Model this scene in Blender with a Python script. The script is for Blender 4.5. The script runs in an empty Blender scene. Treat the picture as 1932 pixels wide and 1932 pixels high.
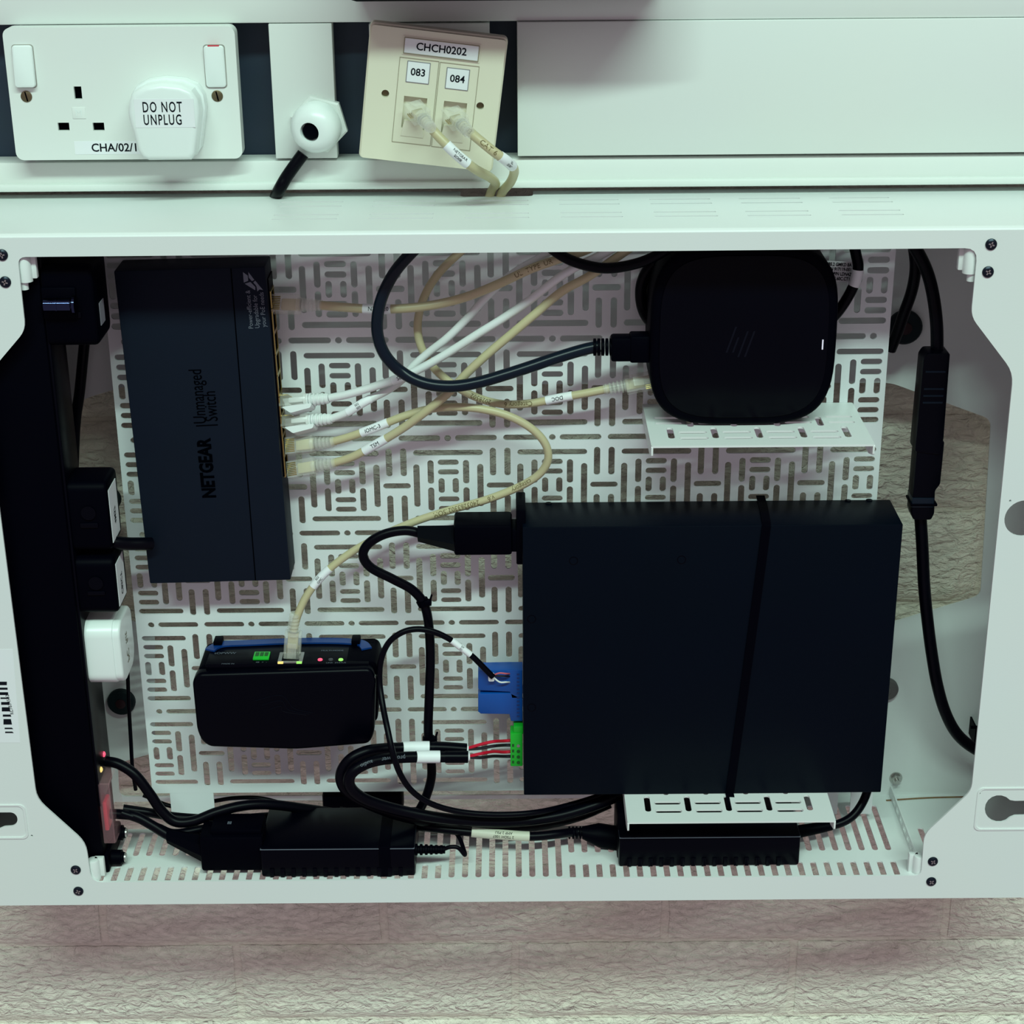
import bpy, bmesh, math, random
from math import radians, sin, cos, pi, tan
from mathutils import Vector, Matrix, noise
from mathutils.geometry import delaunay_2d_cdt as cdt
random.seed(7)
S = bpy.context.scene
COL = S.collection
V = Vector

# ------------------------------------------------------------------ camera
CAM = V((0.0, -1.21, 1.6)); FPX = 3394.0
RM = Matrix.Rotation(radians(90 - 22.6), 3, 'X') @ Matrix.Rotation(radians(-0.45), 3, 'Z')
cd = bpy.data.cameras.new('camera'); co = bpy.data.objects.new('camera', cd); COL.objects.link(co)
cd.sensor_width = 36.0; cd.lens = FPX / 1932 * 36.0; cd.clip_start = 0.05
co.matrix_world = Matrix.Translation(CAM) @ RM.to_4x4()
S.camera = co

# ------------------------------------------------------------------ world, lamp, exposure
w = bpy.data.worlds.new('world'); S.world = w; w.use_nodes = True
bg = w.node_tree.nodes['Background']; bg.inputs[0].default_value = (1.0, 0.83, 0.94, 1); bg.inputs[1].default_value = 0.34
tgt = V((0.02, -0.1, 1.15)); el = radians(49.2)
ld = bpy.data.lights.new('ceiling_tube', 'AREA'); ld.shape = 'RECTANGLE'; ld.size = 5.6; ld.size_y = 0.22
ld.energy = 400; ld.color = (0.68, 1.0, 0.86)
lo = bpy.data.objects.new('ceiling_tube', ld); COL.objects.link(lo)
lo.location = tgt + V((0.7, -cos(el) * 6.0, sin(el) * 6.0))
lo.rotation_euler = (tgt - lo.location).to_track_quat('-Z', 'Y').to_euler()
S.view_settings.view_transform = 'Standard'; S.view_settings.look = 'None'
S.view_settings.exposure = -0.20; S.view_settings.gamma = 1.0; S.view_settings.use_curve_mapping = False

# ------------------------------------------------------------------ pixel <-> place
def ray(px, py): return RM @ V(((px - 966) / FPX, -(py - 966) / FPX, -1.0))
def U(px, py, d):                     # point at horizontal distance d from the camera (plane parallel to the wall)
    r = ray(px, py); return CAM + r * (d / r.y)
def UZ(px, py, z):                    # point on a level surface
    r = ray(px, py); return CAM + r * ((z - CAM.z) / r.z)
def PX(p):
    q = RM.transposed() @ (p - CAM); return (966 + FPX * q.x / -q.z, 966 - FPX * q.y / -q.z)
def Y(d): return d - 1.21
DF, DB, DP = 1.06, 1.168, 1.135       # enclosure front, enclosure back, perforated plate
ZTOP, ZFLOOR = U(966, 435, DF).z, U(966, 1660, DF).z

# ------------------------------------------------------------------ materials
def mat(name, c, rough=0.5, metal=0.0, spec=0.5, noise_s=0, noise_a=0.0, bump=0.0, bump_s=300, trans=0.0, emit=None, es=0, coat=0, alpha=1.0):
    m = bpy.data.materials.new(name); m.use_nodes = True
    n = m.node_tree.nodes; l = m.node_tree.links; b = n['Principled BSDF']
    b.inputs['Base Color'].default_value = (*c, 1); b.inputs['Roughness'].default_value = rough
    b.inputs['Metallic'].default_value = metal; b.inputs['Specular IOR Level'].default_value = spec
    b.inputs['Transmission Weight'].default_value = trans
    b.inputs['Alpha'].default_value = alpha
    if coat: b.inputs['Coat Weight'].default_value = coat
    if emit: b.inputs['Emission Color'].default_value = (*emit, 1); b.inputs['Emission Strength'].default_value = es
    tc = n.new('ShaderNodeTexCoord')
    if noise_a:
        t = n.new('ShaderNodeTexNoise'); t.inputs['Scale'].default_value = noise_s; t.inputs['Detail'].default_value = 4
        r = n.new('ShaderNodeMixRGB'); r.blend_type = 'MULTIPLY'; r.inputs[0].default_value = noise_a
        r.inputs[1].default_value = (*c, 1); l.new(tc.outputs['Object'], t.inputs['Vector']); l.new(t.outputs['Color'], r.inputs[2])
        l.new(r.outputs[0], b.inputs['Base Color'])
    if bump:
        t2 = n.new('ShaderNodeTexNoise'); t2.inputs['Scale'].default_value = bump_s; t2.inputs['Detail'].default_value = 3
        bp = n.new('ShaderNodeBump'); bp.inputs['Strength'].default_value = bump; bp.inputs['Distance'].default_value = 0.0006
        l.new(tc.outputs['Object'], t2.inputs['Vector']); l.new(t2.outputs['Fac'], bp.inputs['Height']); l.new(bp.outputs[0], b.inputs['Normal'])
    return m
WHITE = mat('white_powder_coat', (.80, .83, .82), .38, noise_s=9, noise_a=.05, bump=.05, bump_s=900)
PLATEM = mat('white_plate_paint', (.80, .83, .84), .35, noise_s=6, noise_a=.05)
TRUNK = mat('trunking_plastic', (.78, .81, .78), .33, noise_s=7, noise_a=.05)
SOCK = mat('white_plastic', (.80, .83, .80), .28, noise_s=20, noise_a=.03)
PLUGW = mat('plug_white', (.84, .90, .88), .3, noise_s=20, noise_a=.03)
CREAM = mat('cream_plastic', (.78, .75, .60), .35, noise_s=20, noise_a=.04)
CREAMD = mat('cream_groove', (.30, .26, .18), .6, noise_s=20, noise_a=.04)
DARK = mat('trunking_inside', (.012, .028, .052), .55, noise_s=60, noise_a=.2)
SWITCH = mat('switch_steel', (.0062, .0100, .0200), .55, spec=0.08, noise_s=25, noise_a=.12, bump=.1, bump_s=1800)
AMP = mat('amplifier_steel', (.0002, .0024, .0075), .45, spec=0.08, noise_s=15, noise_a=.2, bump=.12, bump_s=1500)
AMPT = AMP
BLK = mat('black_plastic', (.0004, .0006, .0030), .5, spec=0.03, noise_s=30, noise_a=.2)
BLKG = mat('black_gloss_plastic', (.0004, .0008, .0034), .3, spec=0.08, noise_s=30, noise_a=.2)
CORD = mat('black_cord', (.0005, .0008, .0034), .35, spec=0.1, noise_s=40, noise_a=.2)
CORDN = mat('navy_cord', (.002, .008, .018), .28, spec=0.25, noise_s=40, noise_a=.2)
NETC = mat('cream_cable', (.56, .50, .30), .4, noise_s=60, noise_a=.1)
NETW = mat('white_cable', (.78, .81, .80), .4, noise_s=60, noise_a=.05)
PAPER = mat('label_paper', (.86, .88, .90), .5, noise_s=80, noise_a=.04)
PAPERC = mat('old_label_paper', (.62, .62, .50), .5, noise_s=80, noise_a=.1)
INK = mat('ink', (.008, .009, .014), .8, spec=.05, noise_s=80, noise_a=.05)
PRINTB = mat('brown_print', (.17, .13, .05), .6, noise_s=80, noise_a=.05)
PRINTW = mat('pale_print', (.13, .15, .19), .6, noise_s=80, noise_a=.05)
PRINTD = mat('dark_print', (.0006, .0009, .002), .8, spec=0.0, noise_s=80, noise_a=.05)
CLEAR = mat('clear_plastic', (.86, .86, .78), .15, alpha=.24, noise_s=80, noise_a=.03)
CLEARP = mat('clear_pink_plastic', (.85, .45, .50), .15, alpha=.10, noise_s=80, noise_a=.03)
GOLD = mat('gold_contact', (.55, .42, .14), .3, 1.0, noise_s=80, noise_a=.1)
STEEL = mat('zinc_steel', (.55, .54, .52), .35, 1.0, noise_s=80, noise_a=.15)
CHROME = mat('chrome', (.035, .045, .10), .10, 1.0, noise_s=80, noise_a=.03)
BRASS = mat('dull_brass', (.22, .17, .10), .45, .8, noise_s=120, noise_a=.4)
TEAL = mat('dark_rubber', (.006, .016, .020), .55, spec=.2, noise_s=60, noise_a=.2)
BLUE = mat('blue_plastic', (.002, .075, .36), .3, noise_s=60, noise_a=.1)
BLUES = mat('blue_strip', (.001, .035, .19), .35, noise_s=60, noise_a=.1)
GREEN = mat('green_plastic', (.01, .50, .03), .35, noise_s=60, noise_a=.1)
GREEND = mat('green_recess', (.004, .10, .01), .5, noise_s=60, noise_a=.1)
RED = mat('red_plastic', (.60, .006, .03), .35, noise_s=60, noise_a=.1)
BLACKW = mat('black_wire', (.006, .007, .012), .4, noise_s=60, noise_a=.1)
GREYH = mat('grey_hole', (.10, .09, .09), .6, noise_s=60, noise_a=.1)
LEDR = mat('red_led', (.4, .02, .06), .3, emit=(1, .12, .22), es=1.1, noise_s=60, noise_a=.05)
LEDY = mat('amber_led', (.4, .3, .05), .3, emit=(1, .75, .25), es=1.0, noise_s=60, noise_a=.05)
LEDG = mat('green_led', (.1, .3, .05), .3, emit=(.45, 1, .2), es=.8, noise_s=60, noise_a=.05)
LEDW = mat('white_led', (.3, .3, .35), .3, emit=(.85, .85, 1), es=.7, noise_s=60, noise_a=.05)
LEDO = mat('unlit_led', (.05, .05, .06), .3, noise_s=60, noise_a=.05)

def rough_mat(name, c1, c2, strength, dist):
    m = bpy.data.materials.new(name); m.use_nodes = True
    n = m.node_tree.nodes; l = m.node_tree.links; b = n['Principled BSDF']; b.inputs['Roughness'].default_value = .75
    b.inputs['Specular IOR Level'].default_value = .25
    tc = n.new('ShaderNodeTexCoord'); g = n.new('ShaderNodeNewGeometry')
    mp = n.new('ShaderNodeMapping'); mp.inputs['Scale'].default_value = (1, 1, 1.9); l.new(g.outputs['Position'], mp.inputs['Vector'])
    a = n.new('ShaderNodeTexNoise'); a.inputs['Scale'].default_value = 5; a.inputs['Detail'].default_value = 5; l.new(mp.outputs[0], a.inputs['Vector'])
    cr = n.new('ShaderNodeValToRGB'); cr.color_ramp.elements[0].color = (*c2, 1); cr.color_ramp.elements[1].color = (*c1, 1)
    cr.color_ramp.elements[0].position = .35; cr.color_ramp.elements[1].position = .62
    l.new(a.outputs['Fac'], cr.inputs[0]); l.new(cr.outputs[0], b.inputs['Base Color'])
    v = n.new('ShaderNodeTexNoise'); v.inputs['Scale'].default_value = 105; v.inputs['Detail'].default_value = 5; v.inputs['Roughness'].default_value = .55
    v.inputs['Distortion'].default_value = .6; l.new(mp.outputs[0], v.inputs['Vector'])
    bp = n.new('ShaderNodeBump'); bp.inputs['Strength'].default_value = strength; bp.inputs['Distance'].default_value = dist
    l.new(v.outputs['Fac'], bp.inputs['Height']); l.new(bp.outputs[0], b.inputs['Normal'])
    return m
BRICK = rough_mat('painted_brick', (.95, .90, .78), (.91, .84, .71), 1.0, .0075)
MORTAR = rough_mat('painted_mortar', (.90, .84, .72), (.84, .77, .64), .9, .005)

# ------------------------------------------------------------------ shapes: every builder gives (verts, faces)
def from_bm(bm):
    bm.verts.index_update(); g = ([v.co.copy() for v in bm.verts], [[v.index for v in f.verts] for f in bm.faces]); bm.free(); return g
def join(*gs):
    vs, fs = [], []
    for v, f in gs:
        o = len(vs); vs += v; fs += [[i + o for i in q] for q in f]
    return vs, fs
def xf(g, m): return [m @ p for p in g[0]], g[1]
def frame(o, ex, ey):
    ex = V(ex).normalized(); ey = V(ey); ey = (ey - ex * ey.dot(ex)).normalized(); ez = ex.cross(ey)
    return Matrix(((ex.x, ey.x, ez.x, o[0]), (ex.y, ey.y, ez.y, o[1]), (ex.z, ey.z, ez.z, o[2]), (0, 0, 0, 1)))
def face_frame(o, rot=0, yaw=0, tip=0):   # x to the right, y up, z out of the wall
    m = Matrix.Translation(o) @ Matrix.Rotation(radians(90), 4, 'X')
    return m @ Matrix.Rotation(radians(rot), 4, 'Z') @ Matrix.Rotation(radians(yaw), 4, 'Y') @ Matrix.Rotation(radians(tip), 4, 'X')
def box(x0, x1, y0, y1, z0, z1, bev=0, seg=2):
    bm = bmesh.new(); bmesh.ops.create_cube(bm, size=1)
    for v in bm.verts: v.co = V((x0 + (x1 - x0) * (v.co.x + .5), y0 + (y1 - y0) * (v.co.y + .5), z0 + (z1 - z0) * (v.co.z + .5)))
    if bev: bmesh.ops.bevel(bm, geom=bm.edges[:], offset=bev, segments=seg, affect='EDGES', profile=.5)
    return from_bm(bm)
def boxpx(l, t, r, b, df, db, bev=0):     # front face seen at these pixels at distance df, running back to db
    my, mx = (t + b) / 2, (l + r) / 2
    return box(U(l, my, df).x, U(r, my, df).x, Y(df), Y(db), U(mx, b, df).z, U(mx, t, df).z, bev)
def prism(pts, z0, z1, bev=0, seg=2, m=None, top_only=True):
    bm = bmesh.new(); a = [bm.verts.new((p[0], p[1], z0)) for p in pts]; c = [bm.verts.new((p[0], p[1], z1)) for p in pts]
    n = len(pts); bm.faces.new(a[::-1]); ft = bm.faces.new(c)
    for i in range(n): bm.faces.new((a[i], a[(i + 1) % n], c[(i + 1) % n], c[i]))
    bmesh.ops.recalc_face_normals(bm, faces=bm.faces[:])
    if bev: bmesh.ops.bevel(bm, geom=[e for e in ft.edges], offset=bev, segments=seg, affect='EDGES', profile=.5)
    g = from_bm(bm); return xf(g, m) if m else g
def rrect(x0, x1, y0, y1, r, n=5):
    out = []
    for cx, cy, a in ((x1 - r, y1 - r, 0), (x0 + r, y1 - r, 90), (x0 + r, y0 + r, 180), (x1 - r, y0 + r, 270)):
        for i in range(n + 1):
            t = radians(a + 90 * i / n); out.append((cx + r * cos(t), cy + r * sin(t)))
    return out
def slot(cx, cy, lx, ly, n=5): return rrect(cx - lx / 2, cx + lx / 2, cy - ly / 2, cy + ly / 2, min(lx, ly) / 2 * .98, n)
def circ(cx, cy, r, n=20): return [(cx + r * cos(2 * pi * i / n), cy + r * sin(2 * pi * i / n)) for i in range(n)]
def roundpoly(pts, rs, n=4):
    out = []; k = len(pts)
    for i in range(k):
        p = V(pts[i]); a = V(pts[i - 1]); b = V(pts[(i + 1) % k]); r = rs[i] if hasattr(rs, '__len__') else rs
        r = min(r, (a - p).length * .45, (b - p).length * .45)
        if r <= 0: out.append(tuple(p)); continue
        p0 = p + (a - p).normalized() * r; p1 = p + (b - p).normalized() * r
        for j in range(n + 1):
            t = j / n; q = p0 * (1 - t) ** 2 + p * 2 * t * (1 - t) + p1 * t * t; out.append(tuple(q))
    return out
def plate(outer, holes, m, th):           # flat sheet with real holes; front at local z = 0, thickness th backwards
    loops = [outer] + list(holes); vs, es, fs = [], [], []
    for lp in loops:
        o = len(vs); n = len(lp); vs += [V((p[0], p[1])) for p in lp]
        es += [(o + i, o + (i + 1) % n) for i in range(n)]; fs.append(list(range(o, o + n)))
    r = cdt(vs, es, fs, 1, 1e-7)
    tri = [list(t) for t, of in zip(r[2], r[5]) if list(of) == [0]]; q = r[0]; n = len(q)
    bm = bmesh.new(); a = [bm.verts.new((p.x, p.y, 0)) for p in q]; c = [bm.verts.new((p.x, p.y, -th)) for p in q]
    cnt = {}
    for t in tri:
        bm.faces.new([a[i] for i in t]); bm.faces.new([c[i] for i in t[::-1]])
        for i in range(3):
            e = (t[i], t[(i + 1) % 3]); k = tuple(sorted(e)); cnt.setdefault(k, []).append(e)
    for k, l in cnt.items():
        if len(l) == 1: i, j = l[0]; bm.faces.new((a[j], a[i], c[i], c[j]))
    bmesh.ops.delete(bm, geom=[v for v in bm.verts if not v.link_faces], context='VERTS')
    bmesh.ops.recalc_face_normals(bm, faces=bm.faces[:])
    return xf(from_bm(bm), m)
def cyl(p0, p1, r0, r1=None, n=20, bev=0):
    p0, p1 = V(p0), V(p1); r1 = r0 if r1 is None else r1; d = (p1 - p0); t = d.normalized()
    u = t.orthogonal().normalized(); v = t.cross(u); L = d.length
    prof = [(0, r0), (L, r1)] if not bev else [(0, r0), (L - bev, r1), (L - bev * .3, r1 - bev * .3), (L, r1 - bev)]
    return rings([(p0 + t * s, u, v, r) for s, r in prof], n)
def rings(R, n, cap=True):
    vs, fs = [], []
    for c, u, v, r in R:
        for i in range(n):
            a = 2 * pi * i / n; vs.append(c + u * (r * cos(a)) + v * (r * sin(a)))
    for k in range(len(R) - 1):
        for i in range(n):
            j = (i + 1) % n; fs.append([k * n + i, k * n + j, (k + 1) * n + j, (k + 1) * n + i])
    if cap:
        fs.append(list(range(n))[::-1]); o = (len(R) - 1) * n; fs.append([o + i for i in range(n)])
    return vs, fs
def lathe(p0, axis, prof, n=24):          # prof: (distance along axis, radius)
    t = V(axis).normalized(); u = t.orthogonal().normalized(); v = t.cross(u)
    return rings([(V(p0) + t * s, u, v, r) for s, r in prof], n)
def spline(pts, k=8):
    P = [pts[0] * 2 - pts[1]] + list(pts) + [pts[-1] * 2 - pts[-2]]; out = []
    for i in range(1, len(P) - 2):
        a, b, c, d = P[i - 1:i + 3]
        for j in range(k):
            t = j / k
            out.append(.5 * (2 * b + (c - a) * t + (2 * a - 5 * b + 4 * c - d) * t * t + (3 * b - a - 3 * c + d) * t ** 3))
    out.append(P[-2]); return out
def tube(c, r, n=12, taper=None):
    R = []; u = None
    for i, p in enumerate(c):
        t = (c[min(i + 1, len(c) - 1)] - c[max(i - 1, 0)]).normalized()
        u = t.orthogonal() if u is None else u - t * u.dot(t)
        u.normalize(); R.append((p, u.copy(), t.cross(u), r if not taper else r * taper(i / (len(c) - 1))))
    return rings(R, n)
def strip(c, wid, thick, nrm):            # flat band along a path
    R = []
    for i, p in enumerate(c):
        t = (c[min(i + 1, len(c) - 1)] - c[max(i - 1, 0)]).normalized(); s = V(nrm(p, t)); s = (s - t * s.dot(t)).normalized(); b = t.cross(s)
        R.append([p + b * (wid / 2) - s * (thick / 2), p + b * (wid / 2) + s * (thick / 2), p - b * (wid / 2) + s * (thick / 2), p - b * (wid / 2) - s * (thick / 2)])
    vs = [q for r_ in R for q in r_]; fs = []
    for k in range(len(R) - 1):
        for i in range(4): j = (i + 1) % 4; fs.append([k * 4 + i, k * 4 + j, k * 4 + 4 + j, k * 4 + 4 + i])
    fs += [[3, 2, 1, 0], [len(vs) - 4 + i for i in range(4)]]; return vs, fs

# ------------------------------------------------------------------ objects
BASE = {}
def mesh_obj(name, g, m, base, parent=None, smooth=True, ang=32):
    me = bpy.data.meshes.new(name); me.from_pydata([tuple(p - base) for p in map(V, g[0])], [], g[1]); me.update()
    bm = bmesh.new(); bm.from_mesh(me); bmesh.ops.recalc_face_normals(bm, faces=bm.faces[:]); bm.to_mesh(me); bm.free()
    if smooth:
        me.polygons.foreach_set('use_smooth', [True] * len(me.polygons)); me.set_sharp_from_angle(angle=radians(ang))
    me.materials.append(m); o = bpy.data.objects.new(name, me); COL.objects.link(o)
    if parent: o.parent = parent
    return o
def thing(name, label, cat, base, group=None, kind=None):
    o = bpy.data.objects.new(name, None); COL.objects.link(o); o.location = base; o.empty_display_size = .02; BASE[o.name] = V(base)
    return tag(o, label, cat, group, kind)
def tag(o, label=None, cat=None, group=None, kind=None):
    for k, v in (('label', label), ('category', cat), ('group', group), ('kind', kind)):
        if v: o[k] = v
    return o
def root_of(o):
    while o.parent: o = o.parent
    return o
def part(parent, name, g, m, label=None, smooth=True, ang=32):
    o = mesh_obj(name, g, m, BASE[root_of(parent).name], parent, smooth, ang)
    if label: o['label'] = label
    return o
def single(name, g, m, label, cat, group=None, smooth=True, ang=32):
    lo = V([min(p[i] for p in g[0]) for i in range(3)]); hi = V([max(p[i] for p in g[0]) for i in range(3)])
    base = V(((lo.x + hi.x) / 2, (lo.y + hi.y) / 2, lo.z)); o = mesh_obj(name, g, m, base, None, smooth, ang); o.location = base
    BASE[o.name] = base; return tag(o, label, cat, group)
_tc = {}
def text_geo(s, size, bold=0.0, ax='CENTER', space=1.0, shear=0):
    key = (s, size, bold, ax, space, shear)
    if key in _tc: return _tc[key]
    c = bpy.data.curves.new('t', 'FONT'); c.body = s; c.size = size; c.align_x = ax; c.align_y = 'CENTER'; c.offset = bold; c.resolution_u = 3
    c.space_character = space; c.shear = shear; c.space_line = .85
    o = bpy.data.objects.new('t', c); COL.objects.link(o); dg = bpy.context.evaluated_depsgraph_get()
    me = bpy.data.meshes.new_from_object(o.evaluated_get(dg)); g = ([v.co.copy() for v in me.vertices], [list(p.vertices) for p in me.polygons])
    bpy.data.objects.remove(o); bpy.data.curves.remove(c); bpy.data.meshes.remove(me); _tc[key] = g; return g
def letter(parent, s, size, m, mt=INK, name='lettering', sx=1.0, **k):
    g = text_geo(s, size, **k)
    return part(parent, name, xf(g, m @ Matrix.Translation((0, 0, .00025)) @ Matrix.Diagonal((sx, 1, 1, 1))), mt, smooth=False)
def screw(parent, p, r, axis=(0, -1, 0), m=None, h=.0014):
    m = m or SCREWM; t = V(axis).normalized()
    s = part(parent, 'screw', lathe(V(p), t, [(-.002, r * .8), (0, r), (h * .5, r * .95), (h * .9, r * .7), (h, r * .62)], 20), m)
    u = t.orthogonal().normalized(); a = random.random() * pi; u = u * cos(a) + t.cross(u) * sin(a); v = t.cross(u); g = []
    for e, f in ((u, v), (v, u)):
        c = V(p) + t * (h * 1.02); q = [c + e * (r * .5) + f * (r * .12), c - e * (r * .5) + f * (r * .12), c - e * (r * .5) - f * (r * .12), c + e * (r * .5) - f * (r * .12)]
        g.append(([*q, *[x - t * .0004 for x in q]], [[0, 1, 2, 3], [0, 1, 5, 4], [1, 2, 6, 5], [2, 3, 7, 6], [3, 0, 4, 7]]))
    part(s, 'cross_recess', join(*g), STEEL); return s
SCREWM = mat('black_screw', (.008, .014, .028), .3, .6, noise_s=200, noise_a=.3)
TOCAM = lambda p: (CAM - p).normalized()

# ================================================================== THE SETTING: brick wall
wall = mesh_obj('wall_back', box(-.85, .85, -.001 - .0, .06, .3, 2.1), MORTAR, V((0, 0, .3)), smooth=False); wall.location = (0, 0, .3)
tag(wall, 'rough cream painted brick wall behind the enclosure', None, None, 'structure'); BASE[wall.name] = V((0, 0, .3))
def brick_geo(x0, x1, z0, z1, seed):
    nx, nz = 22, 8; vs, fs = [], []
    for j in range(nz + 1):
        for i in range(nx + 1):
            x = x0 + (x1 - x0) * i / nx; z = z0 + (z1 - z0) * j / nz
            ed = min(i, nx - i) / 2, min(j, nz - j) / 1.0
            e = min(1, ed[0]) * min(1, ed[1])
            n = noise.fractal(V((x * 30, seed, z * 55)), 1.0, 2.0, 4) * .0035
            vs.append(V((x + (noise.noise(V((z * 90, seed, x * 9))) * .0012), -.0015 - (.0048 + n) * e, z + noise.noise(V((x * 70, seed, z * 9))) * .0011)))
    for j in range(nz):
        for i in range(nx): a = j * (nx + 1) + i; fs.append([a, a + 1, a + nx + 2, a + nx + 1])
    return vs, fs
COURSE = .062 * 1.21; Z0 = CAM.z - .4164 * 1.21; BL = .2255
for k in range(-8, 10):
    zt = Z0 - k * COURSE; zb = zt - COURSE
    off = U(195, 1730, 1.21).x if k % 2 == 0 else U(450, 1830, 1.21).x
    if zt > 1.48 or zt < CAM.z - 1.21 * .87: continue
    for i in range(-4, 5):
        x0 = off + i * BL + .0034; x1 = x0 + BL - .0068
        if x1 < -.52 or x0 > .52: continue
        b = part(wall, 'brick', brick_geo(x0, x1, zb + .0018, zt - .0018, k * 3.1 + i * 1.7), BRICK, ang=80)

# ================================================================== trunking above the enclosure
DT = 1.155
tr = thing('dado_trunking', 'white plastic dado trunking running along the wall above the enclosure', 'trunking', V((0, Y(1.19), U(966, 357, DT).z)))
zl = [U(966, y, DT).z for y in (-45, 40, 299, 352)]
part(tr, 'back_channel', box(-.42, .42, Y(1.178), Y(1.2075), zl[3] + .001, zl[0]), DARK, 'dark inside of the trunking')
part(tr, 'upper_rail', box(-.42, .42, Y(DT), Y(1.177), zl[1], zl[0], .001), TRUNK)
part(tr, 'lower_rail', box(-.42, .42, Y(DT + .001), Y(1.177), zl[3], zl[2] - .0004, .0012), TRUNK)
part(tr, 'lower_lip', box(-.42, .42, Y(DT - .0035), Y(DT + .002), zl[3] - .0005, zl[3] + .0042, .0012), TRUNK)
def lid(pl, pr, t, b, d=DT - .002):
    return box(U(pl, (t + b) / 2, d).x, U(pr, (t + b) / 2, d).x, Y(d), Y(d + .012), U(966, b, d).z, U(966, t, d).z, .0006)
part(tr, 'cover_lid', lid(976, 2160, 41.5, 295), TRUNK)
part(tr, 'cover_lid', lid(513, 631, 41.5, 296, DT - .0005), TRUNK)
part(tr, 'mounting_frame', lid(700, 925, 43, 290, DT + .004), TRUNK)

# double socket
DS = 1.143
cxs = (U(17, 175, DS).x + U(450, 175, DS).x) / 2; sw = U(450, 175, DS).x - U(17, 175, DS).x
zt, zb = U(230, 51, DS).z, U(230, 301, DS).z; zc = (zt + zb) / 2; sh = zt - zb
so = thing('wall_socket', 'white double wall socket with two rocker switches in the trunking', 'wall socket', V((cxs, Y(DS), zb)))
mf = face_frame(V((cxs, Y(DS), zc)))
def lp(px, py, d=DS, mfi=mf.inverted()): q = mfi @ U(px, py, d); return q.x, q.y
pins = []
for (px, py, a, b) in ((147, 175, .0048, .0078), (120, 239, .0072, .0050), (186, 239, .0072, .0050)):
    x, y = lp(px, py); pins.append([(x - a / 2, y - b / 2), (x + a / 2, y - b / 2), (x + a / 2, y + b / 2), (x - a / 2, y + b / 2)])
g = plate(rrect(-sw / 2, sw / 2, -sh / 2, sh / 2, .005), pins, mf, .003)
part(so, 'faceplate', g, SOCK)
part(so, 'plate_edge', prism(rrect(-sw / 2, sw / 2, -sh / 2, sh / 2, .005), -.0115, -.0028, 0, m=mf), SOCK)
part(so, 'back_box', box(cxs - sw / 2 + .006, cxs + sw / 2 - .006, Y(DS) + .0112, Y(1.1775), zb + .004, zt - .001), SOCK)
for p_ in pins:
    part(so, 'pin_hole', prism([((x - sum(q[0] for q in p_) / 4) * 1.35 + sum(q[0] for q in p_) / 4, (y - sum(q[1] for q in p_) / 4) * 1.35 + sum(q[1] for q in p_) / 4) for x, y in p_], -.0029, -.0027, 0, m=mf), PRINTD)
for (px, py, red) in ((46, 125, 0), (406, 125, 1)):
    x, y = lp(px, py)
    part(so, 'rocker_surround', prism(rrect(x - .0068, x + .0068, y - .0133, y + .0133, .002), 0, .0002, 0, m=mf), mat('rocker_gap', (.35, .33, .30), .6, noise_s=50, noise_a=.1) if 'rocker_gap' not in bpy.data.materials else bpy.data.materials['rocker_gap'])
    r = part(so, 'rocker_switch', prism(rrect(x - .0063, x + .0063, y - .0128, y + .0128, .002), 0, .0022 + .001 * (not red), .0009, m=mf @ Matrix.Translation((x, y, 0)) @ Matrix.Rotation(radians(3 if red else -4), 4, 'X') @ Matrix.Translation((-x, -y, 0))), PLUGW)
    if red: part(r, 'red_mark', box(x - .0038, x + .0038, .0115 + y, .0128 + y, .0006, .0033, .0003) and xf(box(x - .0036, x + .0036, y + .0108, y + .0131, .0005, .0026, .0003), mf), RED, 'red on marker')
for (px, py) in ((50, 182), (410, 181)):
    x, y = lp(px, py); c = mf @ V((x, y, 0))
    s = part(so, 'screw', lathe(c, (0, -1, 0), [(-.001, .0033), (.0003, .0036), (.0006, .003)], 20), BRASS)
    part(s, 'slot', xf(box(-.0004, .0004, -.003, .003, .0004, .0008), mf @ Matrix.Translation((x, y, 0)) @ Matrix.Rotation(.2, 4, 'Z')), PRINTD)
x, y = lp(149, 213); em = part(so, 'emblem', prism(rrect(x - .0042, x + .0042, y - .0036, y + .0036, .0004), 0, .00035, .0002, m=mf), SOCK)
part(em, 'monogram', xf(text_geo('M', .006), mf @ Matrix.Translation((x, y, .0005))), PLUGW)
x0, y0 = lp(141, 279); x1, _ = lp(262, 279)
lb = part(so, 'label', prism([(x0, y0 - .0042), (x1 + .02, y0 - .0042), (x1 + .02, y0 + .0042), (x0, y0 + .0042)], 0, .00015, 0, m=mf), PAPER)
letter(lb, 'CHA/02/16', .0072, mf @ Matrix.Translation((x0 + .0105, y0 - .0002, 0)), bold=.00012, ax='LEFT')

# plug in the socket
pl_ = [(240, 212), (243, 190), (252, 174), (272, 163), (303, 158), (338, 162), (360, 172), (372, 190), (376, 215), (372, 255), (368, 290), (360, 303), (280, 304), (268, 299), (259, 285), (250, 250), (243, 230)]
DPG = 1.119
pg = thing('mains_plug', 'white moulded mains plug labelled DO NOT UNPLUG in the double socket', 'plug', V((U(308, 303, DPG).x, Y(DS), U(308, 303, DPG).z)))
mp_ = face_frame(U(308, 230, DPG)); mpi = mp_.inverted()
def l2(px, py, d=DPG): q = mpi @ U(px, py, d); return q.x, q.y
o2 = [l2(*p) for p in pl_]
part(pg, 'body', prism(o2[::-1], -.016, 0, .0035, 3, m=mp_), PLUGW)
part(pg, 'base', prism([(x * 1.07, y * 1.02 + .0008) for x, y in o2][::-1], -(DS - DPG) + .0002, -.0155, .0015, 2, m=mp_), PLUGW)
a, b = l2(252, 187), l2(369, 240)
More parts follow.
